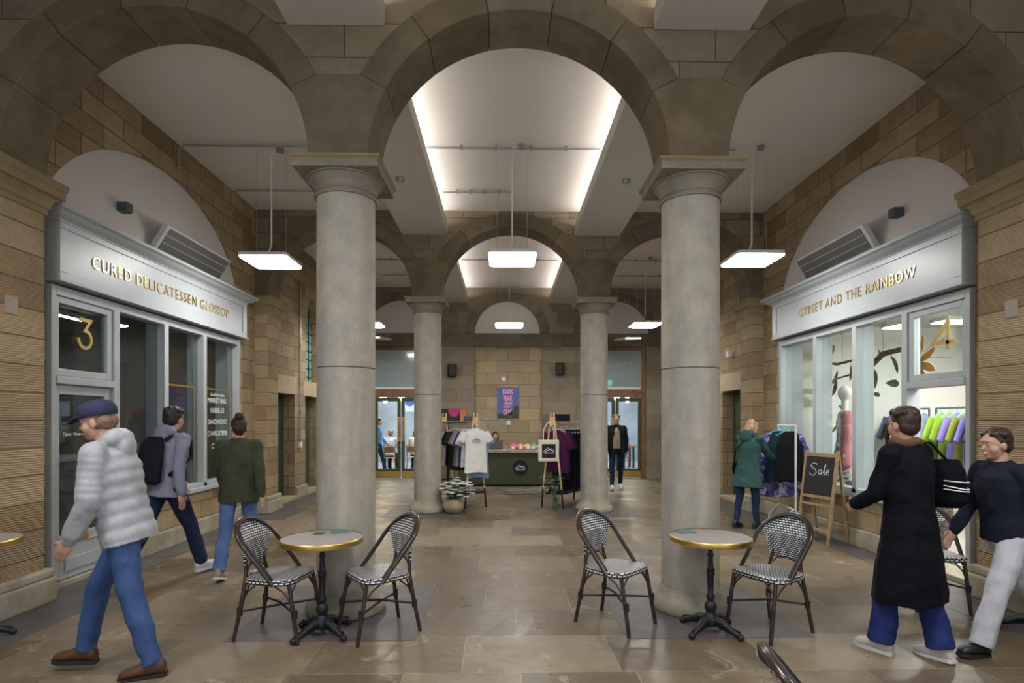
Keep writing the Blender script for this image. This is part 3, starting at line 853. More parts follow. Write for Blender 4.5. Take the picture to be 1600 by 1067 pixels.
# conduits
def conduit(pts, label, r=.014, boxes=()):
    t = thing('conduit', label, 'conduit', (0, 0, 0))
    b = B(); b.tube(pts, r, 8); b.done('pipe', M_conduit, t, smooth=True)
    b = B()
    p0, p1 = Vector(pts[0]), Vector(pts[-1])
    for k in range(1, 5):
        q = p0.lerp(p1, k/5); 
        if len(pts) == 2: b.box(q.x-.02, q.x+.02, q.y-.02, q.y+.02, q.z-.02, q.z+.03)
    if len(pts) > 2:
        q = Vector(pts[-1]); b.ball(tuple(q), .03)
    b.done('saddle', M_conduit, t, split=True)
zc = CEIL-.04
for y, yn in ((2.66, 'nearer'), (4.15, 'further')):
    conduit([(-1.95, y, zc), (-XW+.12, y, zc), (-XW+.05, y, zc-.04), (-XW+.04, y, zc-.3)], 'grey conduit across the left side ceiling turning down the stone wall, %s one' % yn)
    conduit([(-1.17 if y < 3 else -1.1, y, zc), (1.17 if y < 3 else 0.0, y, zc)], 'grey conduit crossing the middle ceiling between the glowing coves, %s one' % yn)
conduit([(1.95, 2.66, zc), (3.0, 2.66, zc)], 'grey conduit feeding the right pendant light')
for y in (8.0, 9.4):
    yn = 'nearer' if y < 9 else 'further'
    conduit([(-3.2, y, zc), (-1.95, y, zc)], 'grey conduit on the far left bay ceiling, %s one' % yn)
    conduit([(1.95, y, zc), (4.3, y, zc)], 'grey conduit on the far right bay ceiling, %s one' % yn)
conduit([(-1.1, 8.0, zc), (1.1, 8.0, zc)], 'grey conduit on the far middle ceiling seen through the arch')
conduit([(-XW+.03, 7.2, 1.12), (-XW+.03, 7.2, 4.6)], 'vertical grey conduit on the far left wall between two green doors')
b = B(); b.box(-XW+.0, -XW+.05, 7.13, 7.27, 1.05, 1.17); tag(b.done('switch_box', M_whitep, bevel=.005), 'small socket box at the foot of the wall conduit', 'socket')
# smoke detectors
for s in (-1, 1):
    t = thing('smoke_detector', 'round smoke detector on the %s ceiling bulkhead' % ('left' if s < 0 else 'right'), 'detector', (s*1.53, 2.71, 4.91))
    b = B(); b.lathe([(.03, -.055), (.045, -.05), (.055, -.03), (.055, -.001)], 20); b.done('housing', M_conduit, t, smooth=True)
# blank plates on the near pilasters
for s in (-1, 1):
    b = B(); a, c = sorted((s*(XP-.012), s*(XP+.01))); b.box(a, c, -.17, -.05, 2.54, 2.69)
    tag(b.done('blank_plate', plain('stone_plate', (.33, .28, .22), .7), bevel=.003), 'square buff cover plate on the near %s stone pier' % ('left' if s < 0 else 'right'), 'plate')
b = B(); b.box(-.05, .05, -.04, .05, -.06, .06); cm = b.done('camera_box', M_whitep, bevel=.01); cm.location = (XW-.05, 6.45, 2.98)
tag(cm, 'small white wall camera above the green door on the right', 'camera')

# ------------------------------------------------------------------ bistro furniture
def bistro_chair():
    t = thing('bistro_chair', 'x', 'chair', (0, 0, 0))
    # local: +Y is the front of the chair
    def leg(x0, y0, x1, y1, z1):
        b = B(); b.tube([(x0, y0, 0.0), (x0*.985+x1*.015, y0, .012), ((x0+x1)/2, (y0+y1)/2, z1/2), (x1, y1, z1)], [.0135, .0155, .016, .0145], 10); return b
    for s in (-1, 1):
        leg(s*.20, .25, s*.185, .175, .435).done('leg', M_rattan, t, smooth=True)
        # rear legs run up to carry the back panel
        b = B(); b.tube([(s*.19, -.26, 0), (s*.17, -.215, .25), (s*.145, -.19, .45), (s*.12, -.205, .56), (s*.115, -.215, .64)], [.0145, .016, .015, .013, .011], 10)
        b.done('leg', M_rattan, t, smooth=True)
    # seat frame and woven seat
    pts = []
    def sp(a, k=1.0):
        ca, sa = math.cos(a), math.sin(a)
        e = .48
        x = .222*k*math.copysign(abs(ca)**e, ca); y = .205*k*math.copysign(abs(sa)**e, sa)
        x *= (1 + .10*(y/.205)); return x, y
    n = 40
    rr = []
    for k, z in ((.93, .425), (.99, .430), (1.0, .440), (1.0, .455), (.97, .466), (.90, .470), (.6, .463), (.25, .459), (.02, .458)):
        rr.append([Vector((sp(2*PI*i/n, k)[0], sp(2*PI*i/n, k)[1], z + (.006*max(0, sp(2*PI*i/n, k)[1]/.2) if z > .44 else 0))) for i in range(n)])
    b = B(); b.rings(rr)
    st = b.done('seat', M_weave, t, smooth=True, sharp=80)
    # side bands of the seat get cylindrical uv
    me = st.data; uvl = me.uv_layers['UVMap']
    for p in me.polygons:
        if abs(p.normal.z) < .6:
            for li in p.loop_indices:
                c = me.vertices[me.loops[li].vertex_index].co
                uvl.data[li].uv = (math.atan2(c.y, c.x)*.17, c.z*.8)
    # hoop
    b = B()
    hoop = []
    for i in range(33):
        a = PI*i/32
        u = math.cos(a)      # 1..-1 across
        hgt = math.sin(a)
        hoop.append((u, hgt))
    def back_y(z): return -.145 - (z-.45)*.36
    def hpl(t_): return (.075 - .375*t_, .43 + .455*t_)
    def hoop_w(t_): return .225 if t_ < .60 else .225*math.sqrt(max(0, 1-((t_-.60)/.40)**2))
    path = [(.222+.002*k_, *hpl(t_)) for k_, t_ in enumerate((0, .15, .3, .45, .55))]
    for i in range(0, 25):
        a = PI*i/24
        path.append((.232*math.cos(a), *hpl(.60+.40*math.sin(a))))
    path += [(-x, y, z) for x, y, z in reversed(path[:5])]
    b.tube(path, .0165, 10)
    hp = b.done('hoop', M_rattan, t, smooth=True)
    b = B(); b.tube([(x*.94, y+.020, z-.006) for x, y, z in path], .011, 8); b.done('inner_hoop', M_rattan_wrap, t, smooth=True)
    # woven back panel
    rows = 22; cols = 14
    F = []
    for j in range(rows+1):
        v = j/rows; z = .545 + v*.325
        th_ = (z-.43)/.455
        if th_ > .66: hw = max(.05, hoop_w(th_)*.97); yb = hpl(th_)[0] - .004
        else: hw = .140 + .022*(z-.545)/(.73-.545); yb = hpl(.66)[0] - .012 - .02*(1-(z-.545)/(.73-.545))
        F.append([(hw*(2*i/cols-1), yb - .025*(1-(2*i/cols-1)**2), z) for i in range(cols+1)])
    b = B(); bm = b.bm; L = bm.loops.layers.uv.new('UVMap')
    top = [[bm.verts.new((x, y+.009, z)) for x, y, z in r] for r in F]; bot = [[bm.verts.new((x, y-.009, z)) for x, y, z in r] for r in F]
    def fc(q):
        f = bm.faces.new(q)
        for l in f.loops: l[L].uv = (l.vert.co.x, l.vert.co.z)
    for j in range(rows):
        for i in range(cols):
            fc((top[j][i], top[j][i+1], top[j+1][i+1], top[j+1][i])); fc((bot[j][i], bot[j+1][i], bot[j+1][i+1], bot[j][i+1]))
        fc((top[j][0], top[j+1][0], bot[j+1][0], bot[j][0])); fc((top[j][cols], bot[j][cols], bot[j+1][cols], top[j+1][cols]))
    for i in range(cols):
        fc((top[0][i], bot[0][i], bot[0][i+1], top[0][i+1])); fc((top[rows][i], top[rows][i+1], bot[rows][i+1], bot[rows][i]))
    b.done('backrest', M_weave, t, smooth=True, uv=False)
    # cross stretchers, arched struts
    b = B(); b.tube([(.192, .225, .22), (.0, .0, .245), (-.175, -.225, .22)], .009, 8); b.tube([(-.192, .225, .22), (0, 0, .225), (.175, -.225, .22)], .009, 8)
    b.done('stretcher', M_rattan_wrap, t, smooth=True, split=True)
    b = B()
    for s in (-1, 1):
        b.tube([(s*.19, .21, .28), (s*.17, .18, .36), (s*.10, .19, .435)], .0065, 6); b.tube([(s*.19, .21, .28), (s*.20, .14, .38), (s*.20, .06, .43)], .0065, 6)
        b.tube([(s*.165, -.205, .28), (s*.16, -.17, .36), (s*.18, -.08, .43)], .0065, 6); b.tube([(s*.165, -.205, .28), (s*.13, -.19, .36), (s*.08, -.185, .43)], .0065, 6)
    b.tube([(-.11, -.2, .50), (-.08, -.205, .535), (0, -.21, .55), (.08, -.205, .535), (.11, -.2, .50)], .0065, 6)
    b.done('brace', M_rattan, t, smooth=True, split=True)
    b = B()
    for x, y in ((.192, .222), (-.192, .222), (.172, -.222), (-.172, -.222)): b.tube([(x, y, .19), (x, y, .25)], .021, 10)
    b.done('leg_binding', M_rattan_wrap, t, smooth=True, split=True)
    return t
ch = bistro_chair()
CH = [(-1.86, -.555, -98, 'woven bistro chair left of the left bistro table, its back to the delicatessen'),
      (-1.11, -.515, 126, 'woven bistro chair on the right side of the left bistro table'),
      (.77, -.375, -134, 'woven bistro chair left of the right bistro table, standing alone by the column'),
      (1.94, -.565, 118, 'woven bistro chair on the right side of the right bistro table'),
      (3.66, .02, 165, 'woven bistro chair partly hidden behind the passer-by in the long black coat'),
      (1.02, -3.16, -100, 'woven bistro chair of which only the hoop top shows at the bottom edge')]
for i, (x, y, a, lab) in enumerate(CH):
    o = ch if i == 0 else copy_tree(ch)
    o.location = (x, y, 0); o.rotation_euler = (0, 0, math.radians(a)); o['label'] = lab; o['group'] = 'woven bistro chairs'
def bistro_table():
    t = thing('bistro_table', 'x', 'table', (0, 0, 0))
    b = B(); b.lathe([(.28, .715), (.299, .717), (.299, .744), (.0, .7455)], 56); b.done('tabletop', M_tabletop, t, smooth=True, sharp=30)
    b = B(); 
    n = 56
    rr = [[Vector((r*math.cos(2*PI*i/n), r*math.sin(2*PI*i/n), z)) for i in range(n)] for r, z in ((.298, .706), (.306, .704), (.308, .712), (.308, .738), (.306, .747), (.298, .747))]
    b.rings(rr, cap=False)
    b.done('brass_rim', M_brass, t, smooth=True, sharp=80)
    b = B(); b.lathe([(.13, .69), (.14, .705), (.0, .707)], 24); b.lathe([(.018, .60), (.018, .70)], 16)
    b.lathe([(.03, .10), (.045, .12), (.03, .14), (.04, .17), (.048, .195), (.04, .225), (.022, .24), (.03, .26), (.034, .28), (.022, .30), (.026, .44), (.034, .455), (.026, .47), (.034, .485), (.022, .50), (.018, .58), (.026, .60), (.018, .615), (.017, .70)], 20)
    b.done('pedestal', M_iron, t, smooth=True, sharp=60)
    b = B(); b.lathe([(.05, .05), (.062, .075), (.06, .11), (.035, .15), (.0, .16)], 20); b.done('hub', M_iron, t, smooth=True)
    for k in range(4):
        a = PI/2*k
        d = Vector((math.cos(a), math.sin(a), 0))
        b = B(); b.tube([d*.03+Vector((0,0,.10)), d*.10+Vector((0,0,.095)), d*.18+Vector((0,0,.055)), d*.245+Vector((0,0,.03)), d*.262+Vector((0,0,.028))], [.032, .030, .023, .020, .012], 10)
        b.ball(tuple(d*.25+Vector((0,0,.026))), .028, .028, .026)
        M = RZ(a); b.box(.05, .23, -.006, .006, .06, .112, M=M@RY(.19))
        b.done('foot', M_iron, t, smooth=True)
    return t
tb = bistro_table()
TBS = [(-1.53, -.575, 55, 'round bistro table with brass rim standing before the left column'), (1.475, -.575, 38, 'round bistro table with brass rim standing before the right column'),
       (-4.14, -.62, 20, 'round bistro table cut off at the left edge beside the stone pier'), (4.0, -.62, 60, 'round bistro table cut off at the right edge')]
for i, (x, y, a, lab) in enumerate(TBS):
    o = tb if i == 0 else copy_tree(tb)
    o.location = (x, y, 0); o.rotation_euler = (0, 0, math.radians(a)); o['label'] = lab; o['group'] = 'brass-rimmed bistro tables'
# things on the tables
M_coaster = plain('teal_card', (.10, .24, .22), .5)
b = B(); b.lathe([(.045, 0), (.047, .003), (.0, .0035)], 24); c = b.done('coaster', plain('dark_green_coaster', (.04, .07, .035), .5)); c.location = (-1.60, -.43, .7475); tag(c, 'small dark green disc on the left bistro table', 'coaster')
for x, y, lab in ((-1.45, -.37, 'teal card lying on the left bistro table'), (1.33, -.42, 'teal card lying on the right bistro table')):
    b = B(); b.box(-.075, .075, -.05, .05, 0, .004); c = b.done('menu_card', M_coaster, bevel=.001); c.location = (x, y, .7475); c.rotation_euler = (0, 0, .3); tag(c, lab, 'card')
b = B(); b.lathe([(.03, 0), (.036, .002), (.036, .09), (.031, .09), (.03, .01), (.0, .009)], 20); c = b.done('drinking_glass', glass('tumbler', (.85, .9, .9), 1.0), smooth=True); c.location = (3.86, -.50, .7475); tag(c, 'clear tumbler on the bistro table at the right edge', 'glass')

# ------------------------------------------------------------------ people
def seg(b, p0, p1, r0, r1, flat=1.0, n=14):
    """tapered limb piece with rounded ends; flat squeezes it sideways"""
    p0, p1 = Vector(p0), Vector(p1); d = (p1-p0)
    if d.length < 1e-5: d = Vector((0,0,1e-4))
    ln = d.length; q = d.normalized().to_track_quat('Z', 'Y').to_matrix().to_4x4()
    rr = []
    for a in (-1, -.8, -.45, 0): rr.append((r0*math.sqrt(max(.004, 1-a*a)), a*r0))
    for k in (.33, .66): rr.append((r0+(r1-r0)*k, ln*k))
    for a in (0, .45, .8, 1): rr.append((r1*math.sqrt(max(.004, 1-a*a)), ln+a*r1))
    R_ = []
    for r, z in rr:
        R_.append([p0 + (q @ Vector((r*math.cos(2*PI*i/n), r*flat*math.sin(2*PI*i/n), z))) for i in range(n)])
    b.rings(R_)
def oval(b, rows, fr, n=24):
    """rows: (height along spine, half width, half depth, forward offset) in frame fr (origin, X, Y, Z)"""
    o, X, Y, Z = fr
    b.rings([[o + Z*h + X*(w*math.cos(2*PI*i/n)) + Y*(f + d*math.sin(2*PI*i/n)) for i in range(n)] for h, w, d, f in rows])
SKIN = plain('skin', (.52, .30, .22), .5, var=.06)
def fab(name, col, var=.12, scale=9, bump=.5, bscale=18, rough=.85, sheen=.0):
    return plain(name, col, rough, spec=.15, var=var, scale=scale, bump=bump, bscale=bscale, sheen=sheen)
def person(label, loc, heading, H=1.75, pose=None, top=None, legs=None, shoe=None, hair=None, hat=None, coat=None, skirt=None, vox=.009, extras=None, smooth_cloth=4, lower=True):
    """heading: compass (hx, hy); pose keys: lean, twist, head (yaw, pitch), legR/L=(thigh, knee, foot pitch), armR/L=(swing, abduct, elbow)"""
    ps = dict(lean=.06, head=(0, .1), legR=(.3, .1, 0), legL=(-.35, .25, .5), armR=(-.3, .12, .25), armL=(.35, .12, .35), seated=None, abd=.03)
    ps.update(pose or {})
    k = H/1.78
    rz = math.atan2(-heading[0], heading[1])
    t = thing('person', label, 'person', loc, rz)
    P0 = Vector((0, 0, 0))
    Zs = Vector((0, math.sin(ps['lean']), math.cos(ps['lean']))); Xs = Vector((1, 0, 0)); Ys = Zs.cross(Xs)
    Ys = Vector((0, math.cos(ps['lean']), -math.sin(ps['lean'])))
    J = {}
    for s, nm in ((1, 'R'), (-1, 'L')):
        th, kn, fp = ps['leg'+nm]
        hip = Vector((s*.092*k, 0, 0)) 
        ab = ps['abd']*s
        knee = hip + Vector((math.sin(ab), math.sin(th)*math.cos(ab), -math.cos(th)*math.cos(ab)))*.445*k
        ank = knee + Vector((math.sin(ab)*.3, math.sin(th-kn), -math.cos(th-kn)))*.43*k
        a2 = -fp
        fd = Vector((s*.10, math.cos(a2), math.sin(a2))).normalized()
        J['hip'+nm], J['knee'+nm], J['ank'+nm], J['fd'+nm] = hip, knee, ank, fd
        sh = P0 + Zs*.482*k + Xs*(s*.178*k)
        sw, abd, el = ps['arm'+nm]
        d1 = Vector((s*math.sin(abd), math.sin(sw)*math.cos(abd), -math.cos(sw)*math.cos(abd)))
        elb = sh + d1*.30*k
        ins = ps.get('in'+nm, .0)
        d2 = Vector((s*(math.sin(abd)*.4-ins), math.sin(sw+el), -math.cos(sw+el))).normalized()
        wr = elb + d2*.255*k
        J['sh'+nm], J['elb'+nm], J['wr'+nm], J['hd'+nm] = sh, elb, wr, d2
    # ground contact
    low = 1e9
    for nm in 'RL':
        a, fd = J['ank'+nm], J['fd'+nm]
        heel = a + Vector((0,0,-.085*k)); toe = a + fd*.17*k + Vector((0,0,-.072*k)); heel2 = a - fd*.05*k + Vector((0,0,-.075*k))
        low = min(low, heel.z, toe.z, heel2.z)
    dz = Vector((0, 0, -low)) if ps['seated'] is None else Vector((0, 0, ps['seated']))
    for key in J:
        if not key.startswith(('fd', 'hd')): J[key] = J[key] + dz
    P0 = P0 + dz
    fr = (P0, Xs, Ys, Zs)
    neck = P0 + Zs*.545*k
    hy, hp = ps['head']
    HM = Matrix.Rotation(-hy, 3, 'Z') @ Matrix.Rotation(-hp, 3, 'X')
    hc = neck + Zs*.055*k + (HM @ Vector((0, .018, .085)))*k
    hf = lambda v: hc + (HM @ Vector(v))*k
    # ---- body
    b = B()
    oval(b, [(-.10*k, .10*k, .08*k, 0), (-.05*k, .155*k, .105*k, 0), (.03*k, .16*k, .112*k, 0), (.13*k, .13*k, .095*k, .005), (.22*k, .14*k, .10*k, .01), (.34*k, .165*k, .112*k, .01), (.45*k, .165*k, .095*k, 0), (.51*k, .12*k, .07*k, 0), (.54*k, .06*k, .055*k, 0)], fr)
    seg(b, neck-Zs*.04*k, neck+Zs*.075*k, .056*k, .052*k)
    # head
    M3 = HM.to_4x4()
    b.ball(hf((0, -.008, .02)), .076*k, .096*k, .098*k, 20, 14, M=M3); b.ball(hf((0, .022, -.045)), .058*k, .066*k, .074*k, 16, 10, M=M3)
    b.ball(hf((0, .062, -.085)), .028*k, .026*k, .024*k, 12, 8, M=M3)
    seg(b, hf((0, .080, .014)), hf((0, .104, -.026)), .008*k, .0115*k); b.ball(hf((0, .098, -.062)), .022*k, .008*k, .008*k, 12, 6, M=M3); b.ball(hf((0, .075, .035)), .05*k, .02*k, .014*k, 12, 6, M=M3)
    for s in (-1, 1):
        b.ball(hf((s*.076, -.004, -.015)), .010*k, .019*k, .032*k, 10, 8, M=M3); b.ball(hf((s*.034, .046, -.032)), .034*k, .034*k, .040*k, 12, 10, M=M3)
    for nm, s in (('R', 1), ('L', -1)):
        seg(b, neck-Zs*.045*k, J['sh'+nm]-Zs*.01*k, .036*k, .036*k); seg(b, J['sh'+nm], J['elb'+nm], .047*k, .036*k); seg(b, J['elb'+nm], J['wr'+nm], .037*k, .025*k)
        if lower:
            seg(b, J['hip'+nm], J['knee'+nm], .082*k, .052*k); seg(b, J['knee'+nm], J['ank'+nm], .052*k, .036*k)
            seg(b, J['ank'+nm]+Vector((0,0,-.03*k)), J['ank'+nm]+J['fd'+nm]*.13*k+Vector((0,0,-.045*k)), .035*k, .028*k)
        # hand: palm, four curled fingers, thumb
        d = J['hd'+nm]; w0 = J['wr'+nm]
        inw = Vector((-s, 0, 0)); inw = (inw - d*inw.dot(d)).normalized(); fw = d.cross(inw)*(s)
        if fw.y < 0 and abs(d.y) < .9: fw = -fw
        palm_c = w0 + d*.05*k
        q = Matrix((inw, fw, d)).transposed().to_4x4()
        b.ball(tuple(palm_c), .018*k, .043*k, .055*k, 14, 10, M=q)
        cv = ps.get('curl', .5)
        for i, (o, ln) in enumerate(((.030, .070), (.011, .078), (-.009, .072), (-.028, .057))):
            base = w0 + d*.088*k + fw*o*k
            p = base; dd = d
            for jn, f in enumerate((.44, .32, .24)):
                ang = cv*(.35+.35*jn)
                dd = (d*math.cos(ang) + inw*math.sin(ang)).normalized()
                q2 = p + dd*ln*f*k; seg(b, p, q2, (.0092-.001*jn)*k, (.0085-.001*jn)*k, n=8); p = q2
        tb_ = w0 + d*.03*k + fw*.034*k
        t1 = tb_ + (d*.6 + fw*.75 + inw*.3).normalized()*.036*k; t2 = t1 + (d*.9 + fw*.25 + inw*.35).normalized()*.030*k
        seg(b, w0+d*.02*k+fw*.015*k, tb_, .014*k, .0125*k, n=8); seg(b, tb_, t1, .0125*k, .0105*k, n=8); seg(b, t1, t2, .0105*k, .0085*k, n=8)
    body = remesh(b, min(vox, .0075), 2).done('body', SKIN, t, smooth=True, sharp=180)
    # face details
    for s in (-1, 1):
        e = B(); e.ball(hf((s*.030, .0755, .010)), .0095*k, .007*k, .0042*k, 10, 8, M=M3); e.done('eye', M_whitep, t, smooth=True)
        e = B(); e.ball(hf((s*.030, .0818, .010)), .0048*k, .0022*k, .0042*k, 8, 6, M=M3); e.done('iris', M_black, t, smooth=True)
    e = B(); e.ball(hf((0, .1005, -.062)), .020*k, .0055*k, .006*k, 12, 6, M=M3); e.done('lips', plain('lips', (.45, .18, .15), .5), t, smooth=True)
    # ---- trousers
    if lower and legs:
        lm, wid, flare = legs
        b = B()
        oval(b, [(-.13*k, .09*k, .07*k, 0), (-.06*k, .170*k*wid, .122*k*wid, -.005), (.02*k, .170*k, .124*k, -.004), (.10*k, .155*k, .112*k, 0), (.12*k, .14*k, .10*k, 0)], fr)
        for nm in 'RL':
            seg(b, J['hip'+nm], J['knee'+nm], .093*k*wid, .066*k*wid)
            cuff = J['knee'+nm].lerp(J['ank'+nm], .97)
            mid = J['knee'+nm].lerp(J['ank'+nm], .5)
            seg(b, J['knee'+nm], mid, .066*k*wid, .060*k*wid*(.6+.4*flare)); seg(b, mid, cuff, .060*k*wid*(.6+.4*flare), .052*k*wid*flare)
        tb_ = wrinkle(remesh(b, vox, smooth_cloth), .010, 8, 9, H)
        for nm in 'RL':
            kn_, an_ = J['knee'+nm], J['ank'+nm]; dn = (an_-kn_).normalized(); pc = kn_ + dn*((an_-kn_).length*.97 + .012)
            for v in tb_.bm.verts:
                if (v.co-pc).length < .16*k and (v.co-pc).dot(dn) > 0: v.co -= dn*(v.co-pc).dot(dn)
        tb_.done('trousers', lm, t, smooth=True, sharp=180)
    if lower and shoe:
        for nm in 'RL':
            a, fd = J['ank'+nm], J['fd'+nm]
            up = Vector((0,0,1)); up = (up - fd*up.dot(fd)).normalized(); X = fd.cross(up)
            b = B(); rr = []
            for y, w_, zt in ((-.075, .022, .07), (-.06, .034, .10), (-.02, .036, .115), (.03, .038, .10), (.08, .044, .075), (.13, .046, .062), (.165, .036, .05), (.185, .016, .035)):
                ring = []
                for i in range(16):
                    c_, s_ = math.cos(2*PI*i/16), math.sin(2*PI*i/16)
                    ring.append(a + fd*y*k + X*w_*k*c_ + up*((-.072 + (zt*.5)*(1+s_)))*k)
                rr.append(ring)
            b.rings(rr); so = b.done('shoe', shoe[0], t, smooth=True, sharp=60)
            b = B(); rr = []
            for y, w_ in ((-.08, .022), (-.062, .037), (.03, .040), (.10, .049), (.15, .045), (.19, .02)):
                rr.append([a + fd*y*k + X*w_*k*cx_ + up*zz*k for cx_, zz in ((-1, -.086), (1, -.086), (1, -.062), (-1, -.062))])
            b.rings(rr); b.done('sole', shoe[1], so)
    # ---- upper garment
    if top:
        tm, puff, hem, sl = top['mat'], top.get('puff', 0), top.get('hem', -.10), top.get('loose', 1.0)
        b = B()
        rows = []
        z = hem
        base = [(-.75, .22, .17), (-.30, .205, .155), (-.12, .185, .138), (.0, .18, .135), (.13, .168, .125), (.25, .175, .13), (.36, .190, .134), (.44, .178, .118), (.49, .135, .092), (.535, .09, .075), (.56, .075, .07)]
        def prof(z):
            for (z0, w0_, d0_), (z1, w1_, d1_) in zip(base, base[1:]):
                if z <= z1: u = (z-z0)/(z1-z0); return w0_+(w1_-w0_)*u, d0_+(d1_-d0_)*u
            return base[-1][1:]
        nz = 40
        for i in range(nz+1):
            zz = hem + (.56-hem)*i/nz
            w_, d_ = prof(zz)
            pf = puff*abs(math.sin(zz*PI/.085)) if puff and zz < .5 else 0
            fl = top.get('flare', 0)*max(0, .05-zz)
            rows.append((zz*k, (w_*sl+pf+fl)*k, (d_*sl+pf+fl*.8)*k, 0))
        if coat or hem < -.3:
            # long coat hangs vertically below the hips
            o, X, Y, Z = fr
            R_ = []
            for h, w_, d_, f in rows:
                c0 = o + Z*h if h > 0 else o + Vector((0, 0, h)) + Vector((0, .0, 0))
                R_.append([c0 + X*(w_*math.cos(2*PI*i/28)*(1+ (.05*math.sin(5*2*PI*i/28) if h < -.1 else 0))) + Y*(d_*math.sin(2*PI*i/28)*(1+(.06*math.sin(7*2*PI*i/28) if h < -.1 else 0))) for i in range(28)])
            b.rings(R_)
        else: oval(b, rows, fr, 28)
        for nm, s in (('R', 1), ('L', -1)):
            sh, el, wr = J['sh'+nm], J['elb'+nm], J['wr'+nm]
            end = sh.lerp(el, .75) if top.get('short') else wr + (el-wr).normalized()*.01
            b.ball(tuple(sh), .058*k*sl); seg(b, neck-Zs*.035*k, sh-Zs*.008*k, .060*k, .056*k*sl)
            if puff:
                n = 7
                for i in range(n): seg(b, sh.lerp(el, i/n), sh.lerp(el, (i+.7)/n), (.066+puff)*k, (.062+puff)*k)
                for i in range(n-1): seg(b, el.lerp(wr, i/n), el.lerp(wr, (i+.7)/n), (.058+puff-.002*i)*k, (.056+puff-.002*i)*k)
                seg(b, el.lerp(wr, .85), wr, .045*k, .040*k)
            elif top.get('short'): seg(b, sh, end, .060*k, .056*k)
            else: seg(b, sh, el, .064*k*sl, .054*k*sl); seg(b, el, end, .054*k*sl, .042*k*sl)
        if top.get('hood'):
            hz = neck - Ys*.075*k + Zs*.005*k
            b.ball(tuple(hz), .125*k, .075*k, .075*k); b.ball(tuple(hz-Ys*.03*k-Zs*.06*k), .10*k, .05*k, .08*k)
            for s in (-1, 1): seg(b, hz+Xs*s*.09*k, neck+Ys*.06*k+Xs*s*.05*k-Zs*.02*k, .045*k, .03*k)
        else:
            n = 20
            for i in range(n):
                a = 2*PI*i/n; a2 = 2*PI*(i+1)/n
                q = lambda a_: neck + Xs*.066*k*math.cos(a_) + Ys*.062*k*math.sin(a_) + Zs*.0*k
                seg(b, q(a), q(a2), .018*k, .018*k, n=8)
        wrinkle(remesh(b, vox, 2 if puff else smooth_cloth), .006 if puff else .011, 6, 8, H*3).done(top.get('name', 'jacket'), tm, t, smooth=True, sharp=180)
    # ---- hair and hat
    if hair:
        hm, style = hair
        b = B()
        if not hat: b.ball(hf((0, -.022, .034)), .083*k, .097*k, .094*k, 20, 14, M=M3)
        else: b.ball(hf((0, -.035, -.005)), .082*k, .080*k, .066*k, 20, 14, M=M3)
        if style in ('short', 'bun') and not hat: b.ball(hf((0, -.05, -.01)), .076*k, .062*k, .075*k, M=M3)
        if style == 'short' and not hat:
            for i in range(18):
                a = i*2.4; r_ = .03+.05*(i/18)
                b.ball(hf((r_*math.cos(a), -.02+r_*math.sin(a), .105-.03*(i/18))), .03*k, .03*k, .028*k, 8, 6)
        if style == 'bun': b.ball(hf((0, -.100, .110)), .050*k, .046*k, .044*k); b.ball(hf((0, -.05, -.05)), .055*k, .04*k, .06*k)
        if style in ('bob', 'long'):
            b.ball(hf((0, -.045, -.03)), .088*k, .072*k, .10*k, M=M3)
            for s in (-1, 1): seg(b, hf((s*.070, -.0, .05)), hf((s*.076, .0, -.085 if style == 'bob' else -.20)), .030*k, .026*k)
            if style == 'long': b.ball(hf((0, -.06, -.15)), .08*k, .05*k, .12*k)
        hr = remesh(b, vox*.8, 2)
        for v in hr.bm.verts:
            v.co += v.normal*(noise.noise(Vector((v.co.x*40, v.co.y*40, v.co.z*14)))*.006*k)
        hr.done('hair', hm, t, smooth=True, sharp=180)
    if hat:
        b = B()
        rr = []
        for z_, r_ in ((.030, .104), (.035, .108), (.06, .112), (.09, .106), (.118, .085), (.134, .045), (.138, .005)):
            rr.append([hf((r_*.86*math.cos(2*PI*i/24), -.012+r_*math.sin(2*PI*i/24), z_)) for i in range(24)])
        b.rings(rr); cp = b.done('flat_cap', hat, t, smooth=True)
        b = B(); rr = []
        for y_, w_, z_ in ((.06, .07, .045), (.09, .072, .044), (.12, .062, .036), (.15, .04, .026), (.163, .012, .020)):
            rr.append([hf((w_, y_, z_-.004)), hf((w_, y_, z_+.003)), hf((0, y_+.004, z_+.012)), hf((-w_, y_, z_+.003)), hf((-w_, y_, z_-.004)), hf((0, y_+.004, z_+.003))])
        b.rings(rr); b.done('cap_peak', hat, cp, smooth=True)
    if extras: extras(t, J, fr, k, neck, hf)
    return t

jean = fab('blue_denim', (.055, .10, .24), .25, 5)
jean2 = fab('mid_denim', (.10, .17, .36), .2, 5)
dkjean = fab('navy_denim', (.018, .026, .06), .2, 5)
blackf = fab('black_wool', (.0045, .005, .008), .2, 5)
brownh = plain('brown_hair', (.035, .018, .010), .45, var=.4, scale=40, bump=.5, bscale=80)
darkh = plain('dark_hair', (.015, .010, .008), .45, var=.4, scale=40, bump=.5, bscale=80)
blondh = plain('blonde_hair', (.38, .25, .13), .5, var=.5, scale=30, bump=.5, bscale=80)
greyh = plain('sandy_hair', (.22, .13, .08), .5, var=.4, scale=40, bump=.5, bscale=80)
rubber_w = plain('white_rubber', (.62, .62, .60), .5); rubber_d = plain('dark_rubber', (.02, .018, .016), .6)
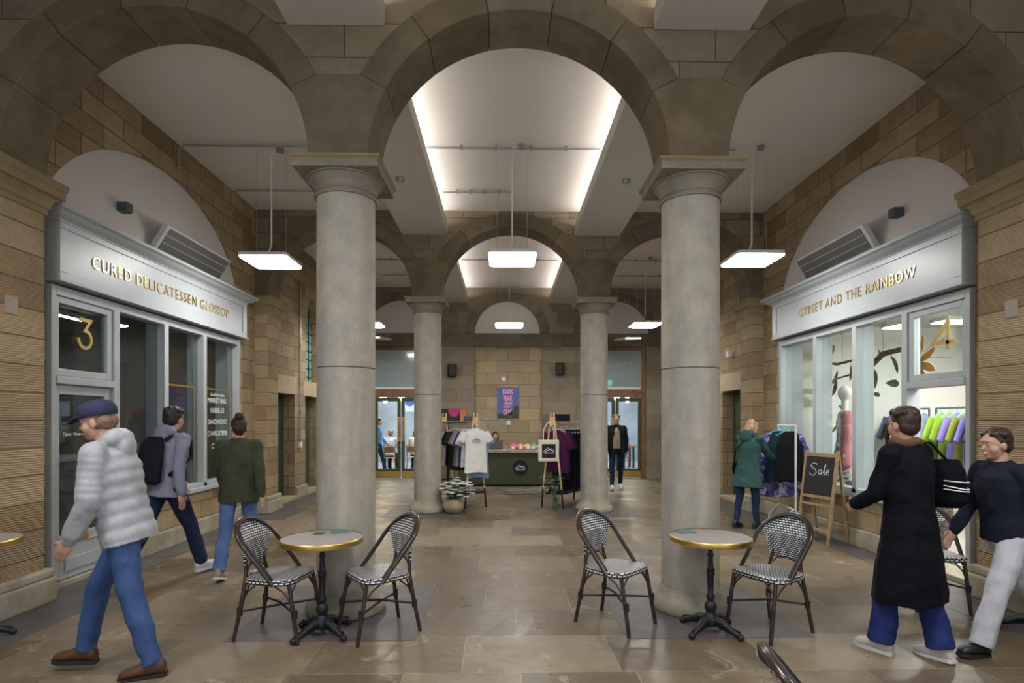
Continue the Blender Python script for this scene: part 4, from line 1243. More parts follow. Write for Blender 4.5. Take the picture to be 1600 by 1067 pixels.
# man in puffer and cap striding past on the left
person('man in a navy cap, pale grey puffer jacket and blue jeans striding left', (-2.60, -1.20, 0), (-1, -.18), 1.82,
       dict(lean=.22, head=(0, .22), legL=(-.16, .12, .05), legR=(.48, .28, -.05), armR=(-.20, .10, .45), armL=(.05, .08, .45), inL=.15),
       top=dict(mat=fab('pale_puffer', (.40, .41, .44), .2, 7, rough=.45), puff=.011, hem=-.10, loose=1.06, hood=True, name='puffer_jacket'),
       legs=(jean, 1.05, 1.1), shoe=(plain('brown_leather', (.10, .04, .025), .45), rubber_d), hair=(greyh, 'short'), hat=plain('navy_cap', (.02, .028, .075), .8))
# man with backpack
def backpack(t, J, fr, k, neck, hf):
    o, X, Y, Z = fr
    b = B(); oval(b, [(.02*k, .10*k, .04*k, -.19*k), (.05*k, .145*k, .075*k, -.19*k), (.25*k, .15*k, .085*k, -.20*k), (.42*k, .14*k, .07*k, -.185*k), (.49*k, .10*k, .04*k, -.17*k)], fr)
    bp = remesh(b, .012, 3).done('backpack', fab('black_backpack', (.012, .014, .022), .1), t, smooth=True, sharp=180)
    b = B()
    for s in (-1, 1): b.tube([o+Z*.46*k+X*s*.10*k-Y*.13*k, o+Z*.56*k+X*s*.11*k-Y*.02*k, o+Z*.47*k+X*s*.115*k+Y*.13*k, o+Z*.30*k+X*s*.13*k+Y*.145*k, o+Z*.12*k+X*s*.16*k-Y*.10*k], .02, 8)
    b.done('strap', M_black, bp, smooth=True, split=True)
person('man with a black backpack over a lilac grey jacket, dark trousers and white trainers', (-3.64, 1.0, 0), (.40, .9), 1.84,
       dict(lean=.10, head=(-.25, .05), legR=(.42, .12, -.1), legL=(-.36, .22, .45), armR=(-.30, .18, .35), armL=(.35, .12, .3)),
       top=dict(mat=fab('lilac_jacket', (.27, .27, .36), .1), hem=-.10, loose=1.06, hood=True),
       legs=(dkjean, 1.05, 1.15), shoe=(plain('white_trainer', (.6, .6, .58), .5), rubber_w), hair=(darkh, 'short'), extras=backpack)
# woman in olive jacket
person('woman with a dark hair bun in an olive jacket and blue jeans walking away', (-2.92, 1.05, 0), (-.05, 1), 1.70,
       dict(lean=.02, head=(-.45, .12), legR=(.25, .10, 0), legL=(-.20, .15, .3), armR=(-.25, .22, .25), armL=(.25, .18, .3)),
       top=dict(mat=fab('olive_jacket', (.058, .068, .040), .2), hem=-.14, loose=1.14),
       legs=(jean2, 1.02, 1.2), shoe=(plain('tan_shoe', (.32, .25, .16), .6), rubber_w), hair=(brownh, 'bun'))
# shopper in teal coat
def crossbag(t, J, fr, k, neck, hf):
    o, X, Y, Z = fr
    b = B(); oval(b, [(-.10*k, .02*k, .08*k, 0), (-.02*k, .035*k, .10*k, 0), (.08*k, .02*k, .09*k, 0)], (o-X*.21*k, X, Y, Z)); bg_ = b.done('shoulder_bag', blackf, t, smooth=True, bevel=.004)
    b = B(); b.tube([o-X*.22*k+Z*.06*k-Y*.05*k, o-X*.13*k+Z*.30*k-Y*.155*k, o+X*.06*k+Z*.50*k-Y*.12*k, o+X*.12*k+Z*.555*k, o+X*.04*k+Z*.44*k+Y*.145*k, o-X*.16*k+Z*.18*k+Y*.15*k, o-X*.22*k+Z*.06*k+Y*.05*k], .009, 6); b.done('strap', blackf, bg_, smooth=True)
person('fair-haired woman in a teal hooded coat and navy jeans reaching to the clothes rail', (3.58, 3.60, 0), (.80, .5), 1.68,
       dict(lean=.10, head=(-.1, .50), legR=(.10, .05, 0), legL=(-.12, .08, .1), armR=(.62, .12, .50), armL=(.30, .10, .9), inL=.3, abd=.04),
       top=dict(mat=fab('teal_coat', (.035, .085, .080), .12), hem=-.30, loose=1.08, hood=True, flare=.10, name='coat'),
       legs=(fab('navy_jeans', (.030, .042, .11), .2), .92, .9), shoe=(plain('black_boot', (.012, .012, .014), .45), rubber_d), hair=(blondh, 'bob'), extras=crossbag)
# long black coat
def scarf(t, J, fr, k, neck, hf):
    b = B(); n = 16
    for i in range(n):
        a, a2 = 2*PI*i/n, 2*PI*(i+1)/n
        q = lambda a_: neck + Vector((.075*k*math.cos(a_), .072*k*math.sin(a_), .01+.01*math.sin(3*a_)))
        seg(b, q(a), q(a2), .034*k, .034*k, n=8)
    remesh(b, .009, 2).done('scarf', fab('brown_scarf', (.13, .075, .045), .3), t, smooth=True, sharp=180)
    o, X, Y, Z = fr
    b = B(); oval(b, [(.08*k, .06*k, .15*k, 0), (.13*k, .085*k, .19*k, 0), (.34*k, .08*k, .18*k, 0), (.43*k, .045*k, .14*k, 0)], (o+X*.335*k, X, Y, Vector((0,0,1))))
    bg_ = remesh(b, .012, 2).done('shoulder_bag', blackf, t, smooth=True, sharp=180)
    b = B()
    for zz, sg in ((.22, .02), (.245, .03), (.28, .015)):
        pts = []
        for i_ in range(9):
            an = math.radians(205 + 140*i_/8); u_ = i_/8
            pts.append(o + X*(.335+.092*math.cos(an))*k + Y*.198*math.sin(an)*k + Vector((0, 0, (zz - sg*math.sin(PI*u_))*k)))
        b.tube(pts, .0045, 5)
    b.done('white_piping', M_whitep, bg_, split=True)
    b = B(); b.tube([o+X*.33*k-Y*.1*k+Z*.40*k, o+X*.22*k-Y*.04*k+Z*.55*k, o+X*.20*k+Y*.04*k+Z*.55*k, o+X*.33*k+Y*.1*k+Z*.40*k], .01, 6); b.done('strap', blackf, bg_, smooth=True)
person('passer-by seen from behind in a long black coat, brown scarf and wide blue jeans', (2.70, -1.05, 0), (-.40, .9), 1.76,
       dict(lean=.05, head=(.15, .0), legR=(-.10, .12, .10), legL=(.20, .12, .0), armR=(.10, .24, .45), armL=(.25, .16, .85), inL=.5, abd=.04),
       top=dict(mat=blackf, hem=-.56, loose=1.12, flare=.05, name='long_coat'), coat=True,
       legs=(fab('bright_denim', (.025, .04, .16), .2), 1.15, 1.5), shoe=(plain('cream_trainer', (.55, .52, .46), .5), rubber_w), hair=(brownh, 'short'), extras=scarf)
# person in white trousers
person('passer-by in a dark navy jacket and loose white trousers striding left at the right edge', (3.48, -.95, 0), (-1, -.05), 1.66,
       dict(lean=.10, head=(.1, .12), legL=(.42, .10, -.1), legR=(-.50, .30, .5), armR=(.20, .12, .4), armL=(-.25, .14, .3), inR=.1),
       top=dict(mat=fab('navy_jacket', (.014, .017, .030), .15), hem=-.06, loose=1.06),
       legs=(fab('white_trousers', (.52, .52, .56), .08), 1.12, 1.35), shoe=(plain('black_shoe', (.012, .012, .014), .4), rubber_d), hair=(brownh, 'short'))
# man coming through from the hall
person('man in an open black jacket and tan shirt walking from the right doors', (2.52, 8.35, 0), (-.12, -1), 1.78,
       dict(lean=.0, head=(.1, .15), legR=(.20, .05, -.1), legL=(-.10, .25, .3), armR=(.1, .12, .35), armL=(-.15, .18, .3)),
       top=dict(mat=fab('open_black_jacket', (.012, .014, .018), .1), hem=-.12, loose=1.08), legs=(dkjean, .98, 1.0), shoe=(plain('white_trainer', (.6, .6, .58), .5), rubber_w), hair=(greyh, 'short'), vox=.012,
       extras=lambda t, J, fr, k, neck, hf: remesh((lambda b: (oval(b, [(.0, .085*k, .05*k, .118*k), (.2*k, .085*k, .05*k, .118*k), (.42*k, .08*k, .05*k, .095*k), (.50*k, .045*k, .04*k, .06*k)], fr), b)[1])(B()), .012, 2).done('shirt', fab('tan_shirt', (.30, .235, .18), .1), t, smooth=True, sharp=180))
# shopkeeper behind the counter
person('seated woman with long dark hair and checked top behind the green counter', (-.36, 9.84, 0), (.05, -1), 1.62,
       dict(lean=.12, head=(0, .50), legR=(1.5, 1.5, 0), legL=(1.5, 1.5, 0), armR=(.5, .15, 1.1), armL=(.5, .15, 1.1), seated=.62),
       top=dict(mat=masonry('checked_cloth', [(.02, .02, .02), (.7, .7, .7)], .06, .05, msize=.003, bump=0, stain=0), hem=-.05, name='blouse'), legs=(blackf, 1, 1), shoe=(blackf, rubber_d), hair=(brownh, 'long'), vox=.012)

# ------------------------------------------------------------------ garments and rails
def shirt_mesh(w=.24, length=.72, sleeve=.22, kind='tee', seed=0, thick=.055):
    """garment hanging in its own XZ plane, neck at the origin, hanging down -Z"""
    b = B(); n = 28; rows = []
    rnd = random.Random(seed); ph = rnd.random()*6
    if kind == 'trousers': prof = [(0, .17), (.05, .175), (.25, .185), (.5, .19), (length, .185)]
    elif kind == 'vest': prof = [(0, .07), (.03, .10), (.06, .12), (.14, .13), (.20, .18), (.35, w-.03), (length, w)]
    else: prof = [(0, .07), (.025, .12), (.05, .185), (.08, .215), (.14, .22), (.3, w-.02), (length*.7, w-.01), (length, w)]
    def hw(z):
        for (z0, a), (z1, c) in zip(prof, prof[1:]):
            if z <= z1: return a + (c-a)*(z-z0)/(z1-z0)
        return prof[-1][1]
    m = 16
    for j in range(m+1):
        z = length*j/m; h = hw(z); th = thick*(.35+.65*min(1, z/.2))
        r = []
        for i in range(n):
            a = 2*PI*i/n; ca, sa = math.cos(a), math.sin(a)
            f = 1 + .22*math.sin(5*a+ph)*min(1, z/length*1.4) + .12*math.sin(9*a+ph*2)*(z/length)
            r.append(Vector((h*ca, th*sa*f, -z - .012*math.sin(3*a+ph)*(j == m))))
        rows.append(r)
    b.rings(rows)
    if sleeve:
        for s in (-1, 1):
            p0 = Vector((s*.165, 0, -.075)); p1 = Vector((s*(.235 + sleeve*.28), 0, -.10-sleeve*.86))
            rr = []
            for k in range(6):
                u = k/5; c = p0.lerp(p1, u); d = (p1-p0).normalized(); nn = Vector((-d.z, 0, d.x))
                ra = .085 - .02*u; rr.append([c + nn*ra*math.cos(2*PI*i/14) + Vector((0, thick*.75*math.sin(2*PI*i/14)*(1+.15*math.sin(3*i+ph)), 0)) for i in range(14)])
            b.rings(rr)
    return b
def hanger(t, mat, y=0, tilt=0):
    b = B(); pts = []
    for i in range(11):
        a = PI*1.25 - PI*1.5*i/10; pts.append((.0+.022*math.cos(a), 0, .095+.022*math.sin(a)))
    b.tube(pts + [(0, 0, .02)][:0], .003, 6)
    b.tube([(0, 0, .075), (0, 0, .0)], .003, 6)
    b.tube([(0, 0, .012), (-.09, 0, -.012), (-.19, 0, -.065)], .008, 6); b.tube([(0, 0, .012), (.09, 0, -.012), (.19, 0, -.065)], .008, 6)
    b.done('hanger', mat, t, smooth=True)
def garment(cat, name, label, loc, rz, mat, hang, group, **kw):
    t = thing(name, label, cat, loc, rz, group)
    g = shirt_mesh(**kw); g.done('cloth', mat, t, smooth=True)
    hanger(t, hang)
    return t
def clothes_rack(label, loc, rz, L):
    """wooden A-frame rail; rail runs along local +X from the origin"""
    t = thing('clothes_rack', label, 'clothes rack', loc, rz)
    for x in (0, L):
        for s in (-1, 1):
            b = B(); p0 = Vector((x, s*.20, .36)); p1 = Vector((x, s*.03, 1.78))
            b.tube([p0, p1], .019, 4); b.done('upright', M_pine, t)
            b = B(); b.tube([(x, s*.235, 0), (x, s*.20, .36)], .019, 4); b.done('leg', M_black, t)
        b = B(); b.box(x-.013, x+.013, -.045, .045, 1.55, 1.70); b.done('head_block', M_pine, t)
        b = B(); b.box(x-.012, x+.012, -.2, .2, .42, .45); b.done('cross_bar', M_black, t)
    b = B(); b.tube([(-.15, 0, 1.595), (0, 0, 1.585)], .008, 8); b.done('peg', M_pine, t, smooth=True)
    b = B(); b.tube([(-.04, 0, 1.55), (L+.04, 0, 1.55)], .016, 10); b.done('hanging_rail', M_pine, t, smooth=True)
    b = B(); b.box(-.02, L+.02, -.20, .20, .27, .31); b.done('base_shelf', M_black, t, bevel=.004)
    b = B(); b.box(0, L, -.06, .06, 1.60, 1.612); b.done('top_shelf', M_pine, t)
    return t
cols = dict(white=(.74, .73, .70), navy=(.055, .07, .17), pink=(.50, .30, .37), sage=(.17, .24, .24), dark=(.030, .038, .024), lilac=(.40, .33, .42), sky=(.22, .32, .52), black=(.010, .010, .013), plum=(.07, .015, .06), ink=(.012, .020, .035), slate=(.022, .026, .034))
gm = {k_: fab('cloth_'+k_, v_, .08, 8) for k_, v_ in cols.items()}
La = (-.66, 5.63); Lr = math.atan2(.82, -.57)
clothes_rack('pine A-frame clothes rack with T-shirts beside the rear left column', (La[0], La[1], 0), Lr, 1.2)
def on_rail(o, a, d, z=1.46): return (o[0]+math.cos(a)*d, o[1]+math.sin(a)*d, z)
lst = [('white', 'white T-shirt hanging second, just behind the printed one', .10), ('navy', 'navy T-shirt on the pine rack', .19), ('pink', 'dusty pink T-shirt on the pine rack', .28), ('sage', 'sage grey T-shirt on the pine rack', .37),
       ('dark', 'dark olive top on the pine rack, nearer of the two', .47), ('dark', 'dark olive top on the pine rack, deeper of the two', .57), ('black', 'black top towards the far end of the pine rack', .68), ('lilac', 'lilac top at the far end of the pine rack', .80)]
for i, (cname, lab, d) in enumerate(lst):
    garment('T-shirt', 'hanging_shirt', lab, on_rail(La, Lr, d), Lr - PI/2 - .25, gm[cname], M_whitep, 'T-shirts on the pine rack', seed=i, length=.78 if cname == 'dark' else .70, thick=.03)
# printed T-shirt at the end and the sky blue one behind it
t = garment('T-shirt', 'hanging_shirt', 'white T-shirt with small dark hill print hung at the front end of the pine rack', (-.65, 5.49, 1.475), .20, gm['white'], M_whitep, 'T-shirts on the pine rack', seed=11, sleeve=.15, w=.21, length=.80, thick=.04)
def hills(w_, depth=.003):
    b = B()
    for pts in ([(-.5, -.12), (-.28, .05), (-.1, .22), (.05, .08), (.2, .16), (.5, -.1)], [(-.35, -.15), (-.1, -.02), (.1, .06), (.3, -.05), (.42, -.14)]):
        b.tube([(x*w_, y*w_, depth) for x, y in pts], .0035 if w_ < .2 else .006, 5)
    tx = text_mesh('THE DARK PEAK', w=w_*.9, h=w_*.12, depth=.003); me = bpy.data.meshes.new('t'); tx.xf(T(0, -.24*w_, 0)); tx.bm.to_mesh(me); b.bm.from_mesh(me); bpy.data.meshes.remove(me); tx.bm.free()
    return b
b = hills(.16); b.xf(on_wall(0, 0, -.046, -.20)); b.done('chest_print', M_black, t)
garment('T-shirt', 'hanging_shirt', 'sky blue T-shirt hung behind the printed white one', (-.62, 5.60, 1.43), .12, gm['sky'], M_whitep, 'T-shirts on the pine rack', seed=12, sleeve=.15, w=.21, length=.86, thick=.04)
Ra = (.765, 5.53); Rr = math.atan2(.8, .6)
clothes_rack('pine A-frame clothes rack with dark clothes beside the rear right column', (Ra[0], Ra[1], 0), Rr, 1.2)
lst = [('plum', 'plum top at the near end of the dark rack', .14, .80, .3), ('plum', 'plum top second from the near end of the dark rack', .22, .80, .3), ('slate', 'charcoal garment on the dark rack after the plum tops', .32, .95, 0), ('black', 'long black garment on the dark rack, nearest black one', .42, 1.05, 0),
       ('ink', 'long ink blue garment on the dark rack', .52, 1.15, 0), ('black', 'long black garment in the middle of the dark rack', .62, 1.15, 0), ('ink', 'deeper ink blue garment on the dark rack', .72, 1.15, 0), ('black', 'long black garment near the far end of the dark rack', .84, 1.10, 0), ('slate', 'charcoal garment at the far end of the dark rack', .95, 1.0, 0)]
for i, (cname, lab, d, ln, sl) in enumerate(lst):
    garment('clothing', 'hanging_garment', lab, on_rail(Ra, Rr, d), Rr - PI/2 + .15, gm[cname], M_whitep, 'dark clothes on the right rack', seed=30+i, length=ln, sleeve=sl, thick=.035, kind='tee' if sl else 'trousers')
# tote bag
t = thing('tote_bag', 'cream cotton tote bag with black printed square hanging on the dark clothes rack', 'bag', (.69, 5.42, 1.28))
b = B(); b.box(-.19, .19, -.025, .025, -.40, .0); b.done('bag_body', fab('cream_cotton', (.68, .62, .50), .06), t, bevel=.02)
b = B()
for yy in (-.015, .015): b.tube([(-.10, yy, -.01), (-.095, yy, .18), (-.03, yy, .30), (.0, yy, .315), (.03, yy, .30), (.095, yy, .18), (.10, yy, -.01)], .012, 6)
b.done('strap', MATS['cream_cotton'], t, smooth=True, split=True)
b = B(); b.box(-.125, .125, -.029, -.0255, -.33, -.08); pr_ = b.done('print', M_black, t)
b = hills(.20); b.xf(on_wall(0, 0, -.0295, -.19)); b.done('print_lines', M_whitep, pr_)
# small sign and boxes on the racks
b = B(); b.box(-.16, .16, -.01, .01, 0, .14); c = b.done('rack_sign', M_black); c.location = (*on_rail(Ra, Rr, .35, 1.612)[:2], 1.613); c.rotation_euler = (0, 0, .2); tag(c, 'small black sign standing on top of the dark clothes rack', 'sign')
b = B(); b.box(-.13, .13, -.01, .01, 0, .10); c = b.done('rack_sign', plain('slate_grey_card', (.08, .08, .11), .6)); c.location = (*on_rail(La, Lr, .18, 1.612)[:2], 1.613); tag(c, 'small grey framed sign on top of the T-shirt rack', 'sign')
t = thing('display_board', 'dark board painted with a pink circle and orange block behind the T-shirt rack', 'board', (-1.33, 7.2, 1.57), .05)
b = B(); b.box(-.40, .40, -.015, .015, 0, .31); b.done('board', plain('board_dark', (.03, .03, .035), .6), t)
b = B(); b.prism([(.13+.125*math.cos(PI+PI*i/16), .305+.17*math.sin(PI+PI*i/16)) for i in range(17)][::-1], -.02, -.0151, 'y'); b.done('painted_circle', plain('hot_pink', (.70, .06, .26), .6), t)
b = B(); b.box(.26, .39, -.02, -.0151, .04, .30); b.done('painted_block', plain('orange_paint', (.85, .30, .08), .6), t)
b = B(); b.box(-.03, .03, -.02, .02, -1.56, 0); b.done('post', M_black, t)

# flower pot
t = thing('flower_pot', 'round buff stone pot of white flowers beside the rear left column', 'plant', (-1.02, 5.05, 0))
b = B(); b.lathe([(.08, 0), (.14, .03), (.185, .10), (.19, .16), (.165, .23), (.12, .265), (.10, .262), (.10, .2)], 28); b.done('pot', plain('buff_pot', (.34, .28, .19), .8, var=.2, bump=.2), t, smooth=True)
def leaf(b, p, d, up, L_, W_, thick=.002):
    d = d.normalized(); sd = d.cross(up).normalized(); nn = sd.cross(d)
    pts = [(0, 0), (.3, .8), (.6, 1), (.85, .6), (1, 0)]
    top = [p + d*L_*a + sd*W_*c*.5 + nn*(-.25*L_*a*a) for a, c in pts] + [p + d*L_*a - sd*W_*c*.5 + nn*(-.25*L_*a*a) for a, c in reversed(pts[1:-1])]
    A = [b.bm.verts.new(q + nn*thick*.5) for q in top]; C = [b.bm.verts.new(q - nn*thick*.5) for q in top]
    n = len(A)
    b.bm.faces.new(A); b.bm.faces.new(C[::-1])
    for i in range(n): b.bm.faces.new((A[i], A[(i+1) % n], C[(i+1) % n], C[i]))
rnd = random.Random(3)
b = B(); b2 = B(); b3 = B()
for i in range(70):
    a = rnd.random()*2*PI; r = .26*math.sqrt(rnd.random()); top = Vector((.06+r*math.cos(a)*1.15, r*math.sin(a)*.8-.03, .30+.30*rnd.random()*(1.2-r*2)))
    b3.tube([(0.02*math.cos(a), .02*math.sin(a), .2), tuple(top*.6+Vector((0,0,.12))), tuple(top)], .003, 4)
    for k in range(6):
        an = 2*PI*k/6 + i; leaf(b, top, Vector((math.cos(an), math.sin(an), .25)), Vector((0,0,1)), .06, .05)
    leaf(b2, top*.7+Vector((0,0,.08)), Vector((math.cos(i*2.3), math.sin(i*2.3), -.1)), Vector((0,0,1)), .07, .028)
b3.done('stem', plain('stem_green', (.06, .10, .04), .6), t); b.done('white_flowers', plain('petal_white', (.72, .72, .70), .7), t)['kind'] = 'stuff'
b2.done('leaves', plain('leaf_grey_green', (.13, .19, .13), .6), t)['kind'] = 'stuff'
# trailing plant on the right rack
t = thing('trailing_plant', 'leafy trailing plant on the base shelf of the dark clothes rack', 'plant', (.74, 5.32, .31))
b = B(); b.lathe([(.05, 0), (.07, .10), (.075, .11), (.06, .108), (.0, .10)], 20); b.done('pot', M_black, t, smooth=True)
b = B(); b2 = B()
for i in range(150):
    a = rnd.random()*2*PI; r = .06+.12*rnd.random(); h = .02+.32*rnd.random() if i < 90 else -.26*rnd.random()
    p = Vector((r*math.cos(a)*1.1, r*math.sin(a)-.03, h)) if i < 90 else Vector((.02+.08*rnd.random(), -.17-.03*rnd.random(), h))
    leaf(b, p, Vector((math.cos(a), math.sin(a), .2-.6*rnd.random())), Vector((0,0,1)), .06, .035)
    if i % 6 == 0: b2.tube([(0, 0, .1), tuple(p*.5+Vector((0,0,.1))), tuple(p)], .0025, 4)
b.done('leaves', plain('leaf_green', (.07, .15, .07), .5, var=.5, scale=20), t)['kind'] = 'stuff'; b2.done('stem', MATS['stem_green'], t)

# counter
t = thing('sales_counter', 'dark green sales counter with stone top and round black badge', 'counter', (0, 0, 0))
b = B(); b.box(-1.25, 1.25, 8.95, 9.22, .06, .84); b.done('counter_body', plain('counter_green', (.045, .058, .022), .5, var=.08), t)
b = B(); b.box(-1.22, 1.22, 8.99, 9.2, 0, .06); b.done('plinth', M_black, t)
b = B(); b.box(-1.30, 1.30, 8.90, 9.52, .84, .90); b.done('worktop', plain('worktop_stone', (.36, .29, .22), .5, var=.3, scale=6), t, bevel=.006)
b = B(); b.lathe([(.19, 0), (.19, .012), (.0, .0125)], 40); b.xf(on_wall(0, .27, 8.949, .47)); bd = b.done('badge', M_black, t)
b = hills(.26, .002); b.xf(on_wall(0, .27, 8.935, .48)); b.done('badge_lettering', M_whitep, bd)
# goods on the counter
t = thing('laptop', 'open grey laptop on the green counter before the seated woman', 'laptop', (-.33, 9.35, .90), .1)
b = B(); b.box(-.17, .17, -.12, .12, 0, .015); b.done('keyboard_base', M_greyp, t, bevel=.003)
b = B(); b.box(-.17, .17, -.006, .006, 0, .23, M=T(0, -.12, .012)@RX(math.radians(12))); b.done('lid', plain('laptop_lid', (.12, .11, .11), .4), t, bevel=.003)
pk = [('pink', (.70, .12, .22)), ('coral', (.75, .28, .2)), ('peach', (.70, .45, .30)), ('green', (.20, .36, .25)), ('white', (.72, .70, .68)), ('red', (.65, .07, .12)), ('blue', (.25, .33, .5))]
for i in range(6):
    x = .12 + i*.165; nm_, cc = pk[i % len(pk)]
    t = thing('gift_pack', '%s and white wrapped goods on the green counter, %s the laptop' % (nm_, ['right beside', 'next but one to', 'third along from', 'fourth along from', 'fifth along from', 'furthest from'][i]), 'pack', (x, 9.12+.05*(i % 2), .90), .3*(i % 3-1), 'wrapped goods on the counter')
    b = B(); b.ball((0, 0, .075), .085, .06, .075, 14, 10); b.ball((.05, .01, .06), .055, .05, .06, 12, 8); wrinkle(remesh(b, .01, 1), .012, 20, 20, i).done('wrapped_goods', plain('wrap_'+nm_, cc, .6, var=.3, scale=25), t, smooth=True)
    b = B(); b.box(-.045, .045, -.068, -.056, .02, .09); b.done('paper_band', M_whitep, t, bevel=.004)
t = thing('phone_stand', 'small upright blue-screened tablet at the right end of the counter', 'tablet', (.95, 9.2, .90))
b = B(); b.box(-.06, .06, -.006, .006, .02, .22, M=RX(-.15)); b.done('casing', M_black, t, bevel=.004)
b = B(); b.box(-.05, .05, -.008, -.0061, .03, .20, M=RX(-.15)); b.done('screen', emis('tablet_screen', (.25, .4, .75), 1.0), t)
b = B(); b.box(-.04, .04, -.03, .06, 0, .02); b.done('foot', M_black, t)
# mat
t = thing('door_mat', 'dark grey mat with pale lettering on the floor before the counter', 'mat', (.33, 7.75, .004))
b = B(); b.box(-.45, .95, -.25, .25, 0, .008); b.done('pile', plain('mat_grey', (.06, .06, .06), .95), t)
b = text_mesh('ADVENTURE  AWAITS', w=1.1, h=.13, depth=.002); b.xf(T(.25, -.02, .008)); b.done('lettering', plain('mat_letter', (.30, .29, .27), .9), t)
# poster
t = thing('poster', 'blue poster with pink capitals on the warm stone blocks behind the counter', 'poster', (-.01, YB-.02, 2.12))
b = B(); b.box(-.31, .31, -.006, .008, -.43, .43); b.done('sheet', plain('poster_blue', (.10, .14, .34), .5), t)
b = text_mesh('DARK\nPEAK\nCEST\nCHIC', w=.30, h=.72, depth=.002, bold=.03, spacing=.95); b.xf(on_wall(0, 0, -.0065, .03)); b.done('poster_lettering', plain('poster_pink', (.95, .36, .66), .5), t)
b = B(); b.prism([(-.31, -.43), (.31, -.43), (.31, -.12), (.24, -.08), (.16, -.12), (.10, -.22), (.02, -.30), (-.08, -.33), (-.16, -.29), (-.24, -.32), (-.31, -.25)], -.0085, -.0062, 'y'); b.done('poster_hill', plain('poster_green', (.05, .075, .04), .6, var=.6, scale=12), t)
for z, lab in ((2.78, 'small white sensor box above the blue poster'), (1.56, 'small white switch plate below the blue poster')):
    b = B(); b.box(-.055, .055, -.03, 0, -.06, .06); c = b.done('switch_plate', M_whitep, bevel=.008); c.location = (-.14 if z > 2 else .0, YB-.012, z); tag(c, lab, 'switch')
for x, zz in ((-1.56, 3.0), (1.42, 3.05)):
    t = thing('wall_speaker', 'black wall speaker on the back wall %s of the warm stone panel' % ('left' if x < 0 else 'right'), 'speaker', (x, YB-.24, zz), .3*(1 if x < 0 else -1))
    b = B(); b.box(-.11, .11, -.1, .1, -.17, .17); b.done('cabinet', M_black, t, bevel=.02)
    b = B(); b.box(-.02, .02, .09, .16, -.03, .03); b.done('bracket', M_black, t)

# white rolling rail by the rainbow shop
t = thing('garment_rail', 'white metal garment rail with summer tops before shopfront 4', 'clothes rail', (4.14, 3.37, 0), -.2)
b = B(); b.tube([(.02, -.12, 0.10), (.02, -.12, 1.56)], .015, 8); b.done('upright', M_white_metal, t, smooth=True)
b = B(); b.tube([(-.02, .62, 0.10), (-.02, .62, 1.56)], .015, 8); b.done('upright', M_white_metal, t, smooth=True)
b = B(); b.tube([(.02, -.16, 1.56), (-.02, .66, 1.56)], .014, 8); b.done('hanging_rail', M_white_metal, t, smooth=True)
b = B(); b.tube([(.02, -.12, .32), (-.02, .62, .32)], .012, 8); b.done('lower_bar', M_white_metal, t, smooth=True)
for y in (-.12, .62):
    for s in (-1, 1):
        b = B(); b.tube([(0, y, .34), (s*.165, y, .14), (s*.17, y, .0)], .013, 8); b.done('foot', M_white_metal, t, smooth=True)
def tie_dye():
    t_ = new_mat('violet_print'); uv = t_.node('ShaderNodeTexCoord').outputs['Object']
    n = t_.noise(uv, 9, 5, .7, .6)
    t_.link(t_.ramp(n.outputs[0], [(.38, (.02, .02, .09)), (.46, (.10, .08, .34)), (.53, (.16, .13, .42)), (.57, (.66, .62, .70))]), t_.bsdf.inputs['Base Color'])
    t_.bsdf.inputs['Roughness'].default_value = .8; return t_.m
M_tie = tie_dye()
M_aqua = plain('aqua_hanger', (.10, .45, .60), .4)
for i, (mt, lab, d, kw) in enumerate(((M_tie, 'violet and white printed kimono behind on the white rail', .52, dict(w=.34, length=1.0, sleeve=.50)), (M_tie, 'violet and white printed kimono in the middle of the white rail', .38, dict(w=.36, length=1.02, sleeve=.42)),
        (fab('petrol', (.012, .040, .050), .1), 'dark petrol tunic on the white rail', .24, dict(w=.21, length=.76, sleeve=.0, kind='vest')), (gm['black'], 'plain black top on the white rail', .10, dict(w=.22, length=.74, sleeve=.0, kind='vest')), (M_tie, 'violet printed top at the near end of the white rail', -.0, dict(w=.33, length=1.02, sleeve=.3)))):
    if i == 4: continue
    x = 4.14 + math.sin(.2)*d + (-.13 if 'petrol' in lab else 0)
    garment('clothing', 'hanging_garment', lab, (x, 3.37+math.cos(.2)*d, 1.475), -.42, mt, M_aqua, 'tops on the white rail', seed=50+i, thick=.04, **kw)
# A-board
t = thing('chalkboard', 'wooden A-frame chalkboard reading Sale before shopfront 4', 'sign', (4.17, 2.62, 0), math.radians(-70))
A = math.radians(8.4)
def aframe(nm, sgn):
    f = None
    for x in (-.24, .24):
        b = B(); b.box(x-.018, x+.018, -.014, .014, 0, 1.24, M=T(0, sgn*.185, 0)@RX(sgn*A)); o_ = b.done('post', MATS['oak_light'], t, bevel=.003)
    for z0, z1 in ((1.16, 1.21), (.60, .64), (.50, .53), (.17, .21)):
        if sgn > 0 and z0 > .3 and z0 < 1: continue
        b = B(); b.box(-.225, .225, -.01, .01, z0, z1, M=T(0, sgn*.185, 0)@RX(sgn*A)); b.done('rail', MATS['oak_light'], t, bevel=.002)
plain('oak_light', (.30, .20, .10), .55, var=.25, scale=14)
aframe('front', -1); aframe('back', 1)
M_ = T(0, -.185, 0)@RX(-A)
b = B(); b.box(-.222, .222, -.006, .006, .64, 1.16, M=M_); cb = b.done('slate_panel', plain('chalk_slate', (.015, .015, .018), .8), t)
b = B()
def stroke(pts, r=.0045): b.tube([(x, -.009, z) for x, z in pts], r, 5)
ox, oz = -.13, .92
stroke([(ox+.09, oz+.13), (ox+.06, oz+.15), (ox+.01, oz+.14), (ox-.01, oz+.11), (ox+.02, oz+.085), (ox+.07, oz+.06), (ox+.085, oz+.02), (ox+.05, oz-.02), (ox+.0, oz-.015), (ox-.02, oz+.01)])
